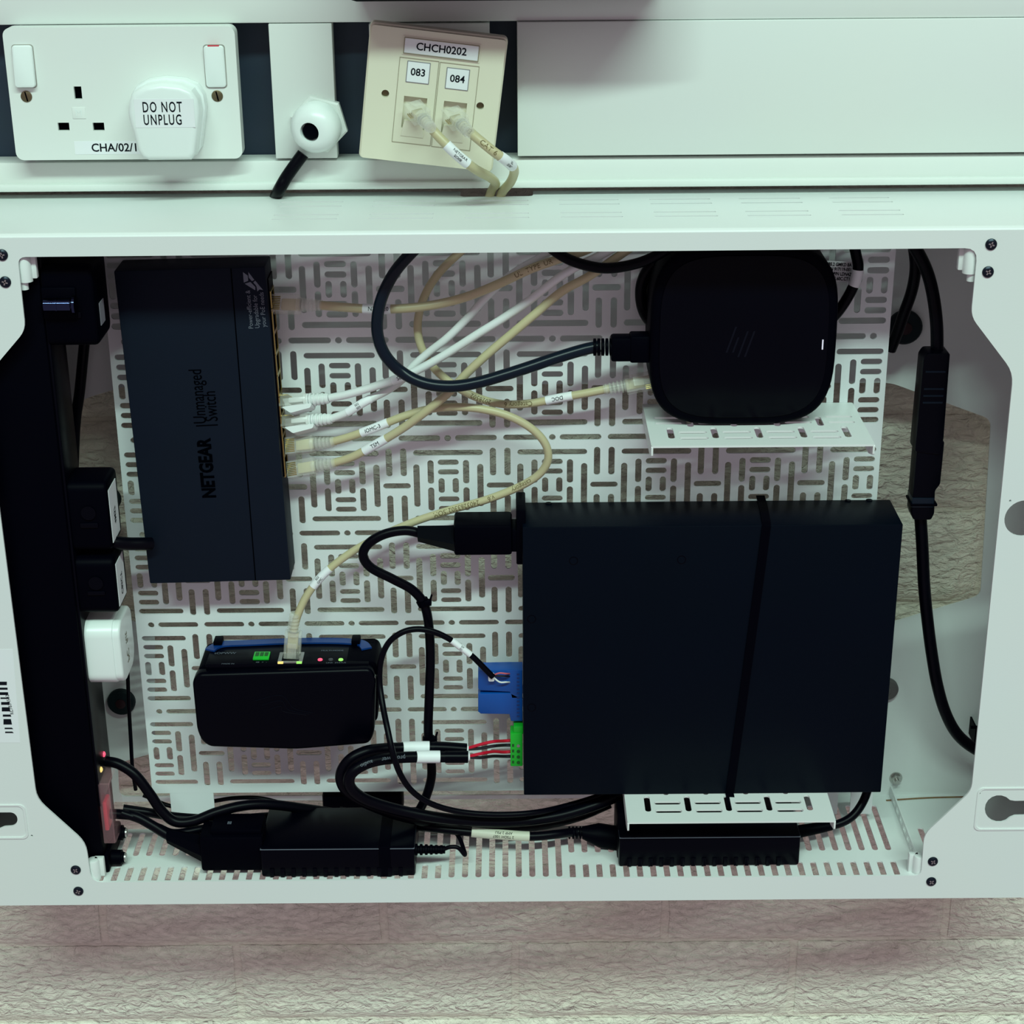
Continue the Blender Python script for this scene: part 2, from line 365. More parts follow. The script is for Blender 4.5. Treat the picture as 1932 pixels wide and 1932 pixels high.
lab = part(pg, 'label', prism([(a[0], b[1]), (b[0], b[1]), (b[0], a[1]), (a[0], a[1])], 0, .00018, 0, m=mp_), PAPER)
letter(lab, 'DO NOT', .0090, mp_ @ Matrix.Translation((*l2(306, 203), 0)), sx=.60, space=1.2, bold=.00012)
letter(lab, 'UNPLUG', .0090, mp_ @ Matrix.Translation((*l2(307, 227), 0)), sx=.60, space=1.2, bold=.00012)
part(pg, 'pin', box(U(300, 200, DS).x - .002, U(300, 200, DS).x + .002, Y(DS) - .0002, Y(DS) + .0026, U(300, 200, DS).z - .003, U(300, 200, DS).z + .003), BRASS)

# cable gland on the small lid
gl = thing('cable_gland', 'white hexagonal cable gland on the short trunking cover', 'cable gland', U(590, 300, DT))
gc = U(603, 232, DT); ax = V((-.28, -1, -.12)).normalized()
part(gl, 'lock_nut', lathe(gc + V((0, .001, 0)), (0, -1, 0), [(0, .0185), (.0055, .0185), (.0068, .0172)], 6), SOCK, ang=20)
part(gl, 'dome_nut', lathe(gc - V((0, .006, 0)), ax, [(0, .0155), (.006, .0160), (.011, .0150), (.0145, .0125), (.0165, .0085), (.0165, .0062), (.012, .006)], 28), PLUGW)
part(gl, 'bore', lathe(gc - V((0, .006, 0)) + ax * .0125, ax, [(0, .0056), (.0022, .0052), (.0030, .0030)], 20), BLK)
g = tube(spline([U(572, 290, 1.150), U(556, 312, 1.1485), U(540, 335, 1.148), U(528, 356, 1.1475), U(520, 372, 1.158)]), .0040)
single('black_cord', g, CORD, 'short black cord running down from the cable gland behind the enclosure', 'cable')

# data outlet hanging off the trunking
DD = 1.128
dm = face_frame((U(708, 50, DD) + U(962, 83, DD) + U(918, 320, DD) + U(676, 292, DD)) / 4, -7.3, 2, 3); dmi = dm.inverted()
do = thing('data_outlet', 'cream twin data outlet numbered 083 and 084 hanging crooked from the trunking', 'data outlet', U(800, 305, DD))
def l3(px, py): q = dmi @ U(px, py, DD); return q.x, q.y
hw = .0412
jack = [l3(781, 218), l3(856, 228)]
def quadjack(c): return [(c[0] - .0072, c[1] - .0085), (c[0] + .0072, c[1] - .0085), (c[0] + .0072, c[1] + .0115), (c[0] - .0072, c[1] + .0115)]
hs = [l3(727, 176), l3(906, 201)]
holes = [quadjack(j)[::1] for j in jack] + [circ(*h, .0024) for h in hs]
part(do, 'faceplate', plate(rrect(-hw, hw, -hw, hw, .002), holes, dm, .004), CREAM)
part(do, 'plate_edge', prism(rrect(-hw - .0012, hw + .0012, -hw - .0012, hw + .0012, .003), -.010, -.0036, .0008, m=dm), CREAM)
part(do, 'back_box', xf(box(-.030, .030, -.030, .030, -.026, -.0098), dm), CREAM)
x0, y0 = l3(765, 70); x1, y1 = l3(899, 112)
tl, trr = l3(833, 92), 0
lw = part(do, 'label_window', prism(rrect(tl[0] - .0240, tl[0] + .0240, tl[1] - .0057, tl[1] + .0057, .0005), 0, .0004, 0, m=dm), CREAM)
fr = part(lw, 'window_rim', plate(rrect(tl[0] - .0232, tl[0] + .0232, tl[1] - .0050, tl[1] + .0050, .0004), [rrect(tl[0] - .0228, tl[0] + .0228, tl[1] - .0046, tl[1] + .0046, .0003)], dm @ Matrix.Translation((0, 0, .0009)), .0005), CREAMD)
part(lw, 'paper', prism(rrect(tl[0] - .0226, tl[0] + .0226, tl[1] - .0044, tl[1] + .0044, .0003), .0004, .0006, 0, m=dm), PAPER)
letter(lw, 'CHCH0202', .0064, dm @ Matrix.Translation((tl[0], tl[1], .0005)), bold=.0001)
for k, (j, s, px) in enumerate(((jack[0], '083', (789, 136)), (jack[1], '084', (863, 149)))):
    c = l3(*px)
    x0, x1, y0, y1 = j[0] - .0122, j[0] + .0122, j[1] - .0180, j[1] + .0350
    part(do, 'module_frame', plate([(x0, y0), (x1, y0), (x1, y1), (x0, y1)], [[(x0 + .0003, y0 + .0003), (x1 - .0003, y0 + .0003), (x1 - .0003, y1 - .0003), (x0 + .0003, y1 - .0003)]], dm @ Matrix.Translation((0, 0, .00025)), .0002), CREAMD)
    t_ = part(do, 'number_tag', prism(rrect(c[0] - .0072, c[0] + .0072, c[1] - .0066, c[1] + .0066, .0003), 0, .0003, 0, m=dm), mat('tag_rim' + str(k), (.25, .24, .26), .6, noise_s=60, noise_a=.1))
    part(t_, 'paper', prism(rrect(c[0] - .0067, c[0] + .0067, c[1] - .0061, c[1] + .0061, .0003), .0003, .0005, 0, m=dm), PAPER)
    letter(t_, s, .0062, dm @ Matrix.Translation((c[0], c[1], .0004)), bold=.0001)
    part(do, 'jack', xf(join(box(j[0] - .0075, j[0] + .0075, j[1] - .009, j[1] + .012, -.0105, -.0100), box(j[0] - .0072, j[0] + .0072, j[1] - .0085, j[1] + .0115, -.0099, -.0085)), dm), CREAMD)
    part(do, 'shutter', prism([(j[0] - .0072, j[1] - .0135), (j[0] + .0072, j[1] - .0135), (j[0] + .0058, j[1] - .0035), (j[0] - .0058, j[1] - .0035)], -.002, .0006, .0004, m=dm), CREAM)
for h in hs:
    part(do, 'screw_hole', lathe(dm @ V((h[0], h[1], -.0034)), dm.to_3x3() @ V((0, 0, 1)), [(0, .0022), (.0004, .0020)], 16), BRASS)

# ================================================================== the enclosure
XL, XR = -.40, .40
en = thing('wall_enclosure', 'white sheet metal wall enclosure with an open front and slotted floor', 'enclosure', V((0, Y(DB), U(966, 1703, DF).z)))
fm = Matrix.Translation((0, Y(DF), 0)) @ Matrix.Rotation(radians(90), 4, 'X')
def q(px, py, d=DF): p = U(px, py, d); return p.x, p.z
op = [(33, 485), (1845, 468), (1832, 597), (1912, 703), (1833, 1492), (1744, 1574), (1738, 1652), (172, 1665), (162, 1591), (69, 1508), (-32, 718), (48, 623)]
hole = roundpoly([q(*p) for p in op][::-1], [.005, .008, .006, .008, .006, .006, .005, .008, .008, .008, .008, .006][::-1])
zb_, zt_ = U(966, 1701, DF).z, ZTOP
def arcpx(cx, cy, r, a0, a1, n=14): return [(cx + r * cos(radians(a0 + (a1 - a0) * i / n)), cy + r * .95 * sin(radians(a0 + (a1 - a0) * i / n))) for i in range(n + 1)]
keyR = [q(*p) for p in arcpx(1885, 1526, 27, 40, 320) + [(1915, 1511), (1965, 1510), (1965, 1538), (1915, 1539)]][::-1]
keyL = [q(*p) for p in arcpx(19, 1546, 14, -90, 90) + [(8, 1560), (-6, 1566), (-45, 1568), (-45, 1533)]][::-1]
hol2 = [circ(*q(1932, 978), .0125, 28), circ(*q(-40, 990), .0125, 28)]
dots = [circ(*q(*p), .0008, 8) for p in ((60, 1577), (1848, 1497), (1906, 945))]
part(en, 'front_frame', plate(rrect(XL, XR, zb_, zt_ - .002, .004), [hole, keyR, keyL] + hol2 + dots, fm, .0015), WHITE)
# folded top edge
part(en, 'top_fold', (lambda n: ([V((x, Y(DF) + .003 - .003 * sin(a), zt_ - .003 + .003 * cos(a))) for x in (XL, XR) for a in [pi / 2 * i / n for i in range(n + 1)]],
     [[i, i + 1, n + 2 + i, n + 1 + i] for i in range(n)]))(6), WHITE, ang=60)
def qz(px, py): p = UZ(px, py, ZTOP); return p.x, p.y
cols = [(530, 648), (705, 822), (880, 997), (1054, 1168), (1226, 1342), (1396, 1513), (1569, 1684)]
sl = []
for i, (a, b) in enumerate(cols):
    xa, xb = qz(a, 380)[0], qz(b, 380)[0]
    yb = [qz(1000, yy)[1] for yy in (378, 386, 402, 410)]
    for y_ in yb: sl.append(rrect(xa, xb, y_ - .0013, y_ + .0013, .001, 3))
nt = [qz(868, 371), qz(1006, 371)]
yb_ = Y(DB); yf_ = Y(DF) + .003; ny = nt[0][1]
outer = [(XL, yf_), (XR, yf_), (XR, yb_)] + roundpoly([(nt[1][0], yb_), (nt[1][0], ny), (nt[0][0], ny), (nt[0][0], yb_)], [0, .004, .004, 0]) + [(XL, yb_)]
part(en, 'top_panel', plate(outer, sl, Matrix.Translation((0, 0, ZTOP)), .0012), WHITE)
# back panel with its large cut-out
bmx = Matrix.Translation((0, Y(DB), 0)) @ Matrix.Rotation(radians(90), 4, 'X')
cut = [q(*p, DB) for p in ((95, 790), (165, 750), (240, 728), (1680, 722), (1870, 791), (1850, 1124), (1690, 1172), (1330, 1290), (1230, 1499), (225, 1503), (222, 1440), (292, 1420), (292, 1186), (110, 1124))]
part(en, 'back_panel', plate([(XL, ZFLOOR - .001), (XR, ZFLOOR - .001), (XR, ZTOP - .024), (XL, ZTOP - .024)], [roundpoly(cut[::-1], .006)], bmx, .0012), WHITE)
for x in (XL, XR): part(en, 'side_panel', box(x - .0006, x + .0006, Y(DF), Y(DB), zb_, ZTOP - .002), WHITE)
part(en, 'bottom_flange', box(XL, XR, Y(DF) + .0015, Y(DF) + .003, zb_, ZFLOOR - .0002), WHITE)
# slotted floor
sx0 = UZ(851.5, 1657, ZFLOOR).x; PITCH = .00945; sl = []
xa, xb = UZ(178, 1664, ZFLOOR).x, UZ(1723, 1650, ZFLOOR).x
nx0, nx1 = UZ(205, 1540, ZFLOOR).x, UZ(1235, 1540, ZFLOOR).x
k = -40
while True:
    x = sx0 + k * PITCH; k += 1
    if x < xa - .02: continue
    if x > xb + .05: break
    if 0 <= k - 1 <= 8: sl.append(slot(x, Y(1.0925), .0042, .058))
    elif x < xb - .002 and x > xa + .002:
        sl.append(slot(x, Y(1.0708), .0042, .0185)); sl.append(slot(x, Y(1.1235), .0042, .060) if not nx0 - .006 < x < nx1 + .006 else slot(x, Y(1.1085), .0042, .030))
    if abs(x - xb - .016) < PITCH / 2: sl.append(slot(x, Y(1.105), .0042, .035))
part(en, 'floor_panel', plate([(XL, Y(DF) + .0015), (XR, Y(DF) + .0015), (XR, Y(DB)), (nx1, Y(DB)), (nx1, Y(1.1285)), (nx0, Y(1.1285)), (nx0, Y(DB)), (XL, Y(DB))], sl, Matrix.Translation((0, 0, ZFLOOR)), .0012), WHITE)
ra = UZ(1727, 1626, ZFLOOR); rm = frame(V((ra.x, Y(DF) + .014, ZFLOOR)), (0, 1, 0), (0, 0, 1))
part(en, 'floor_flange', plate([(0, 0), (.092, 0), (.092, .009), (.0, .009)], [rrect(.010 + i * .0125, .0175 + i * .0125, .0022, .0068, .0008) for i in range(6)], rm, .001), WHITE)
part(en, 'rust_streak', (lambda a, b: strip(spline([UZ(a, 1511, ZFLOOR) + V((0, 0, .0004)), UZ((a + b) / 2, 1506, ZFLOOR) + V((0, 0, .0004)), UZ(b, 1504, ZFLOOR) + V((0, 0, .0004))]), .0016, .0003, lambda p, t: (0, 0, 1)))(1672, 1830), mat('rust', (.36, .20, .10), .8, noise_s=200, noise_a=.6))
# folded corner tabs
def tab(px, py, sgn, up):
    c = U(px, py, DF + .0058); r = .0042
    g = [cyl(c + V((0, 0, -.0075)), c + V((0, 0, .0085)), r, n=18, bev=.0012), cyl(c + V((-sgn * .0015, 0, -.0125)), c + V((-sgn * .0015, 0, .0)), r * .62, n=16)]
    g.append(box(min(c.x, c.x + sgn * .007), max(c.x, c.x + sgn * .007), c.y, c.y + .0045, c.z - .006, c.z + .0085, .0008))
    return join(*g)
for a in ((47, 508, 1, 1), (1830, 492, -1, 1), (178, 1640, 1, 0), (1733, 1632, -1, 0)): part(en, 'corner_tab', tab(*a), WHITE)
for px, py in ((4, 481), (10, 532), (1870, 461), (1864, 513), (143, 1641), (148, 1681), (1760, 1625), (1757, 1663)):
    screw(en, U(px, py, DF), .0036)
for p in ((-.36, Y(DB)), (.36, Y(DB))):
    for z in (ZTOP - .05, ZFLOOR + .06): part(en, 'wall_standoff', cyl((p[0], Y(DB), z), (p[0], -.001, z), .012), STEEL)
def rim(px, py, r, sx=1, w_=.0016):
    c = U(px, py, DF); return xf(lathe(V((0, 0, 0)), (0, 0, 1), [(0, r + w_), (.0009, r + w_ * .5), (.0005, r)], 32), Matrix.Translation(c) @ Matrix.Rotation(radians(90), 4, 'X'))
# pressed recess rims around the key holes
def outline_ring(pts, grow, h):
    cx = sum(p[0] for p in pts) / len(pts); cy = sum(p[1] for p in pts) / len(pts)
    return rrect(min(p[0] for p in pts) - grow, max(p[0] for p in pts) + grow, min(p[1] for p in pts) - grow, max(p[1] for p in pts) + grow, .004)
for kk in (keyR, keyL):
    o_ = outline_ring(kk, .0062, 0); i_ = outline_ring(kk, .0050, 0)
    part(en, 'pressed_rim', plate(o_, [i_], fm @ Matrix.Translation((0, 0, .0007)), .0009), WHITE)
# serial sticker with bar code on the left wing
st = part(en, 'serial_sticker', prism([q(*p) for p in ((-60, 1225), (24, 1225), (38, 1401), (-44, 1401))][::-1], 0, .00012, 0, m=fm), PAPER)
bars = []; yy = 1286
ws = [5, 2, 3, 2, 4, 2, 2, 3, 4, 2, 6, 3, 3, 2, 8, 3, 2, 2, 2, 3]
for i, w_ in enumerate(ws):
    if i % 2 == 0:
        x_ = 5 + (yy - 1286) * .138
        bars.append(prism([q(x_ - 8, yy), q(x_ + 8 - (yy - 1286) * .03, yy), q(x_ + 8, yy + w_ * 1.25), q(x_ - 8, yy + w_ * 1.25)][::-1], .0001, .0003, 0, m=fm))
    yy += w_ * 1.25 + 1.2
part(st, 'bar_code', join(*bars), INK)
letter(st, 'RL78345024', .0033, fm @ Matrix.Translation((*q(18, 1327), 0)) @ Matrix.Rotation(radians(97), 4, 'Z'))

# ================================================================== perforated mounting plate
pp = thing('perforated_plate', 'white perforated equipment plate with a basket pattern of slots', 'mounting plate', U(966, 1497, DP))
c0 = U(1042, 825, DP); PXX, PZZ = .0703, .0690; W_ = .0042
pm = Matrix.Translation((0, Y(DP), 0)) @ Matrix.Rotation(radians(90), 4, 'X')
xs0, xs1 = c0.x - 4 * PXX - .0105, c0.x + 3 * PXX + .0105
zt_p, zb_p = c0.z + 2 * PZZ + .006, c0.z - 4 * PZZ + .0015
cell = [('h', 0, 10.6, 47), ('h', 0, 58.4, 47)]
for s in (1, -1):
    cell += [('h', s * 19.0, 0, 28.0)]
    cell += [('v', s * 4.8, 34.5, 11.2), ('v', s * 12.0, 24.6, 17.5), ('v', s * 12.0, 44.4, 17.5), ('v', s * 21.6, 34.5, 31.5)]
for v_ in (17.6, 24.6, 44.4, 51.4): cell += [('h', 0, v_, 14.2)]
cella = [('v', -4.9, 17.4, 20.5), ('v', 4.9, 17.4, 20.5), ('v', -4.9, 51.6, 20.5), ('v', 4.9, 51.6, 20.5), ('h', 0, 34.5, 18.7)]
hl = []
def addslot(kind, u, v_, L):
    a, b = (L / 1000, W_) if kind == 'h' else (W_, L / 1000)
    x0, x1, z0, z1 = u - a / 2, u + a / 2, v_ - b / 2, v_ + b / 2
    lim0, lim1 = xs0 + .0030, xs1 - .0030
    x0 = max(x0, lim0); x1 = min(x1, lim1); z1 = min(z1, zt_p - .002)
    if x1 - x0 < .0035 or z1 - z0 < .0035 or z0 < zb_p + .003: return
    hl.append(rrect(x0, x1, z0, z1, min(x1 - x0, z1 - z0) / 2 * .98, 4))
for r_ in range(-4, 3):
    for c_ in range(-4, 4):
        ux, vz = c0.x + c_ * PXX, c0.z + r_ * PZZ
        if vz + .003 < zt_p and vz > zb_p + .01: hl.append(circ(ux, vz, .00225, 14))
        for kd, u, v_, L in cell:
            if kd == 'h' and v_ == 0:
                if vz > zb_p + .01 and vz < zt_p - .003: addslot(kd, ux + u / 1000, vz, L)
            elif r_ < 2: addslot(kd, ux + u / 1000, vz + v_ / 1000, L)
        if c_ < 3 and r_ < 2:
            for kd, u, v_, L in cella: addslot(kd, ux + .03515 + u / 1000, vz + v_ / 1000, L)
# keep only slots that do not run into each other
hl2, bbs = [], []
for h in hl:
    bb = (min(p[0] for p in h), max(p[0] for p in h), min(p[1] for p in h), max(p[1] for p in h))
    if any(bb[0] < o[1] + .0006 and bb[1] > o[0] - .0006 and bb[2] < o[3] + .0006 and bb[3] > o[2] - .0006 for o in bbs): continue
    bbs.append(bb); hl2.append(h)
part(pp, 'sheet', plate(rrect(xs0, xs1, zb_p, zt_p, .0008), hl2, pm, .0014), PLATEM, smooth=False)
ta, tb = U(322, 1515, DP), U(404, 1515, DP)
part(pp, 'foot_tab', box(ta.x, tb.x, Y(DP) + .0001, Y(DP) + .0013, U(360, 1536, DP).z, zb_p + .001), PLATEM)
for px in (1560, 1625):
    a_ = U(px, 1515, DP); part(pp, 'foot_tab', box(a_.x - .008, a_.x + .008, Y(DP) + .0001, Y(DP) + .0013, U(1600, 1536, DP).z, zb_p + .001), PLATEM)
for x in (xs0 + .003, xs1 - .003, 0): part(pp, 'spacer', cyl((x, Y(DP) + .0014, zt_p - .004), (x, Y(DB), zt_p - .004), .003), STEEL)

RUSTC = mat('rusty_screw', (.035, .012, .016), .5, .3, noise_s=200, noise_a=.3)
# rubber mounts on the back panel
for (px, py, r, lbl, mt) in ((1706, 616, .0118, 'dark rubber mount disc beside the inline cable joiner', TEAL), (230, 1322, .0102, 'dark rubber mount disc below the white plug', TEAL), (1672, 1298, .0085, 'grey round cap behind the black amplifier', GREYH), (205, 940, .0090, 'dark rubber mount disc behind the black power adapters', TEAL)):
    c = U(px, py, DB); t_ = thing('rubber_mount', lbl, 'mount', c - V((0, 0, r)))
    part(t_, 'disc', lathe(c, (0, -1, 0), [(0, r), (.003, r), (.0045, r * .9), (.005, r * .6)], 28), mt)
    part(t_, 'centre_screw', lathe(c - V((0, .0045, 0)), (0, -1, 0), [(0, r * .38), (.0012, r * .36), (.0016, r * .2)], 16), RUSTC if mt is TEAL else GREYH)
c = U(1690, 1467, DB)
t_ = thing('hex_bolt', 'small zinc bolt and nut on the back panel near the amplifier corner', 'bolt', c - V((0, 0, .004)))
part(t_, 'washer', lathe(c, (0, -1, 0), [(0, .0048), (.001, .0048)], 20), STEEL); part(t_, 'nut', lathe(c - V((0, .001, 0)), (0, -1, 0), [(0, .0038), (.003, .0036)], 6), STEEL, ang=20)
part(t_, 'stud', cyl(c - V((0, .003, 0)), c - V((0, .007, 0)), .0016), STEEL)

# ================================================================== folded shelves
DSH = 1.055
def shelf(pl, pr, py, label):
    a, b = U(pl, py, DSH), U(pr, py, DSH); z = (a.z + b.z) / 2; cx = (a.x + b.x) / 2; hwid = (b.x - a.x) / 2
    t = thing('slotted_shelf', label, 'shelf', V((cx, Y(DP), z - .012)), 'slotted shelves on the perforated plate')
    hs_ = []
    for k in range(-2, 3):
        hs_.append(slot(cx + k * .028, Y(1.0785), .0042, .020))
        if k < 2:
            xm = cx + (k + .5) * .028
            hs_ += [slot(xm, Y(1.0688), .0185, .0040), slot(xm, Y(1.0795), .0185, .0040), slot(xm, Y(1.0985), .0042, .017)]
        hs_ += [slot(cx + k * .028, Y(1.0965), .0175, .0035), slot(cx + k * .028, Y(1.107), .0175, .0035)]
    part(t, 'shelf_top', plate(rrect(cx - hwid, cx + hwid, Y(DSH), Y(DP) - .0002, .0012, 3), [h for h in hs_ if min(p[0] for p in h) > cx - hwid + .003 and max(p[0] for p in h) < cx + hwid - .003], Matrix.Translation((0, 0, z)), .0013), WHITE)
    for s in (-1, 1):
        x = cx + s * (hwid - .0006); m = frame(V((x, Y(DSH), z - .0005)), (0, 1, 0), (0, 0, 1))
        part(t, 'side_flange', plate(roundpoly([(0, 0), (0, -.0065), (.012, -.010), (.079, -.010), (.079, 0)], .001), [], m @ Matrix.Translation((0, 0, .0006)), .0012), WHITE)
    part(t, 'rear_flange', box(cx - hwid, cx + hwid, Y(DP) - .0013, Y(DP) - .0001, z - .011, z - .0005), WHITE)
    return z, cx
ZS1, CX1 = shelf(1229, 1651, 840, 'white slotted metal shelf holding the rounded black mini computer')
ZS2, CX2 = shelf(1184, 1577, 1550, 'white slotted metal shelf holding the large black amplifier')

# ================================================================== network switch
DSW = 1.106
def quad(TL, TR, BR, BL, d):
    P = [U(*p, d) for p in (TL, TR, BR, BL)]; c = sum(P, V()) / 4
    ex = ((P[1] - P[0]) + (P[2] - P[3])); ey = ((P[0] - P[3]) + (P[1] - P[2])); return c, ex.length / 2, ey.length / 2, frame(c, ex, ey)
c, w1, h1, sm = quad((211, 512), (500, 503), (551, 1095), (286, 1101), DSW)
ns = thing('network_switch', 'dark grey steel network switch lettered NETGEAR standing on end', 'network switch', U(420, 1100, DSW)); smi = sm.inverted()
TH = DP - DSW - .001
part(ns, 'case', xf(box(-w1 / 2, w1 / 2 - .0005, -h1 / 2, h1 / 2, -TH, 0, .0009), sm), SWITCH)
part(ns, 'rubber_foot', xf(box(-w1 / 2 + .02, -w1 / 2 + .04, -h1 / 2 - .0012, -h1 / 2 + .001, -TH + .004, -.006), sm), BLK)
def ls(px, py): p = smi @ U(px, py, DSW); return p.x, p.y
a, b = ls(436, 510), ls(482, 1092)
part(ns, 'lid_seam', xf(strip([V((a[0], h1 / 2 - .0005, .0001)), V((b[0], -h1 / 2 + .0005, .0001))], .0007, .0003, lambda p, t: (0, 0, 1)), sm), PRINTD)
R90 = Matrix.Rotation(radians(90), 4, 'Z')
letter(ns, 'NETGEAR', .0122, sm @ Matrix.Translation((*ls(391, 884), 0)) @ R90, PRINTD, bold=.0005, sx=.78)
letter(ns, 'Unmanaged', .0120, sm @ Matrix.Translation((*ls(374, 748), 0)) @ R90, PRINTD, sx=.66)
letter(ns, 'Switch', .0120, sm @ Matrix.Translation((*ls(398, 766), 0)) @ R90, PRINTD, sx=.66)
part(ns, 'divider_mark', prism([ls(370, 802.5), ls(411, 800.5), ls(411, 802.5), ls(370, 804.5)], 0, .0002, 0, m=sm), PRINTD)
x, y = ls(477, 531)
part(ns, 'emblem', join(*[prism([(x + a * .0052, y + b * .0052) for a, b in pl], 0, .0002, 0, m=sm) for pl in ([(-1.1, 1.2), (-.55, .75), (-.55, .1), (-1.1, -.1)], [(-.45, 1.2), (.2, .2), (-.1, .05), (-.45, .5)], [(-1.0, -.25), (-.3, -.05), (.25, -.7), (.2, -1.1)], [(.3, .1), (1.15, -1.1), (.75, -1.0), (.45, -1.25), (.4, -.6), (.05, -.1)])]), PRINTW, 'pale arrow shaped mark')
for i, s in enumerate(('Power-efficient &', 'Upgradable for', 'your PoE needs')):
    letter(ns, s, .0042, sm @ Matrix.Translation((*ls(471 + i * 12.5, 584 if i != 1 else 588), 0)) @ R90, PRINTW, sx=.86)
# port bank on the right side
xr = w1 / 2
part(ns, 'port_rim', xf(box(xr - .0006, xr + .0004, ls(520, 905)[1], ls(505, 530)[1], -TH + .004, -.005), sm), BLK)
def port(px, py):
    y_ = ls(px, py)[1]; b = part(ns, 'port', xf(join(box(xr - .0002, xr + .0012, y_ - .0070, y_ - .0060, -.021, -.006), box(xr - .0002, xr + .0012, y_ + .0060, y_ + .0070, -.021, -.006), box(xr - .0002, xr + .0012, y_ - .0060, y_ + .0060, -.0072, -.006), box(xr - .0002, xr + .0012, y_ - .0060, y_ + .0060, -.021, -.0198)), sm), GOLD)
    part(b, 'opening', xf(box(xr + .0002, xr + .0006, y_ - .0058, y_ + .0058, -.0196, -.0074), sm), PRINTD)
for px, py in ((508, 575), (512, 615), (515, 655), (518, 695), (522, 735), (526, 775), (532, 812), (537, 850), (540, 888)): port(px, py)
part(ns, 'dc_socket', xf(box(-xr - .0015, -xr + .001, ls(280, 1040)[1], ls(280, 1012)[1], -.020, -.008), sm), BLK)

# ================================================================== cables
def near(c, px, py): return min(range(len(c)), key=lambda i: (V(PX(c[i])) - V((px, py))).length)
def text_on(parent, c, r, px, py, s, size, mt, flip=False, off=0.0, name='print', **k):
    i = near(c, px, py); g = text_geo(s, size, ax='CENTER', **k); L = [0]
    for a, b in zip(c, c[1:]): L.append(L[-1] + (b - a).length)
    def at(s_):
        s_ = max(0, min(L[-1] - 1e-6, s_)); j = max(0, min(len(c) - 2, next((n for n in range(len(L)) if L[n] > s_), len(L) - 1) - 1))
        t = (s_ - L[j]) / max(1e-9, L[j + 1] - L[j]); return c[j].lerp(c[j + 1], t), (c[j + 1] - c[j]).normalized()
    ori = 1 if PX(c[min(i + 2, len(c) - 1)])[0] >= PX(c[max(i - 2, 0)])[0] else -1
    if flip: ori = -ori
    vs = []
    for v in g[0]:
        p, t = at(L[i] + ori * v.x); n = TOCAM(p); n = (n - t * n.dot(t)).normalized(); b = n.cross(t) * ori
        a = (v.y + off) / r; vs.append(p + n * (r + .0002) * cos(a) + b * (r + .0002) * sin(a))
    return part(parent, name, (vs, g[1]), mt, smooth=False)
def cable(name, label, pts, r, mt, sleeves=(), prints=(), group=None, jacket='jacket', k=8, cat='cable'):
    P = [U(*p) if len(p) == 3 else p[0] for p in pts]; c = spline(P, k)
    lo_ = min(c, key=lambda p: p.z); t = thing(name, label, cat, lo_, group); j = part(t, jacket, tube(c, r), mt, ang=80)
    for (a, b, s, flip) in sleeves:
        i0, i1 = sorted((near(c, *a), near(c, *b))); sub = c[i0:i1 + 1]
        e = part(t, 'label_sleeve', tube(sub, r * 1.1, 14), PAPER if flip != 'old' else PAPERC, ang=80)
        if s:
            m_ = PX(sub[len(sub) // 2])
            for n_, ln in enumerate(s.split('\n')):
                nl = len(s.split('\n')); text_on(e, c, r * 1.1, *m_, ln, r * (1.25 if nl == 1 else .8), INK, bool(flip), (r * .42 if n_ == 0 else -r * .42) if nl == 2 else 0, 'lettering')
    for (p, s, sz, m_, flip) in prints: text_on(j, c, r, *p, s, sz, m_, flip)
    return t, c
def rj45(t, tip, direc, up, boot='clear', L=.0195):
    """plug whose front is at tip, running back along direc; up = latch side"""
    m = frame(tip, direc, up)     # x along, y = latch side, z = across
    W2 = .0058
    p = part(t, 'plug', xf(box(0, L, -.0042, .0036, -W2, W2, .0006), m), CLEAR, 'clear plastic plug')
    part(p, 'latch', xf(prism([(.001, .0038), (.014, .0075), (.014, .0068), (.001, .0032)], -.003, .003, 0), m), CLEAR)
    part(p, 'contacts', xf(join(*[box(.0008, .007, -.0041 - .0003, -.0036, -.0044 + i * .00115, -.0038 + i * .00115) for i in range(8)]), m), GOLD)
    part(p, 'wires', xf(box(.007, L, -.0022, .0016, -.0036, .0036, .0008), m), NETC if boot != 'white' else NETW)
    rg = [lathe(m @ V((L - .002, 0, 0)), m.to_3x3() @ V((1, 0, 0)), [(0, .0046), (.003, .0043), (.0031, .0036)], 14)]
    for i in range(5): rg.append(lathe(m @ V((L + .0016 + i * .0026, 0, 0)), m.to_3x3() @ V((1, 0, 0)), [(0, .0034 + .0), (.0001, .0046 - i * .00022), (.0013, .0045 - i * .00022), (.0014, .0034)], 14))
    rg.append(lathe(m @ V((L, 0, 0)), m.to_3x3() @ V((1, 0, 0)), [(0, .0033), (.0145, .0033)], 14))
    b = part(t, 'boot', join(*rg), NETW if boot == 'white' else CLEAR)
    if boot == 'white': part(b, 'latch_guard', xf(prism(roundpoly([(-.004 + L * .35, .004), (L * .45, .0085), (L + .003, .0062), (L + .004, .0035), (L * .8, .0030)], .001), -.0048, .0048, .0008), m), NETW)
DE = 1.112
NG = 'cream network cables in the enclosure'
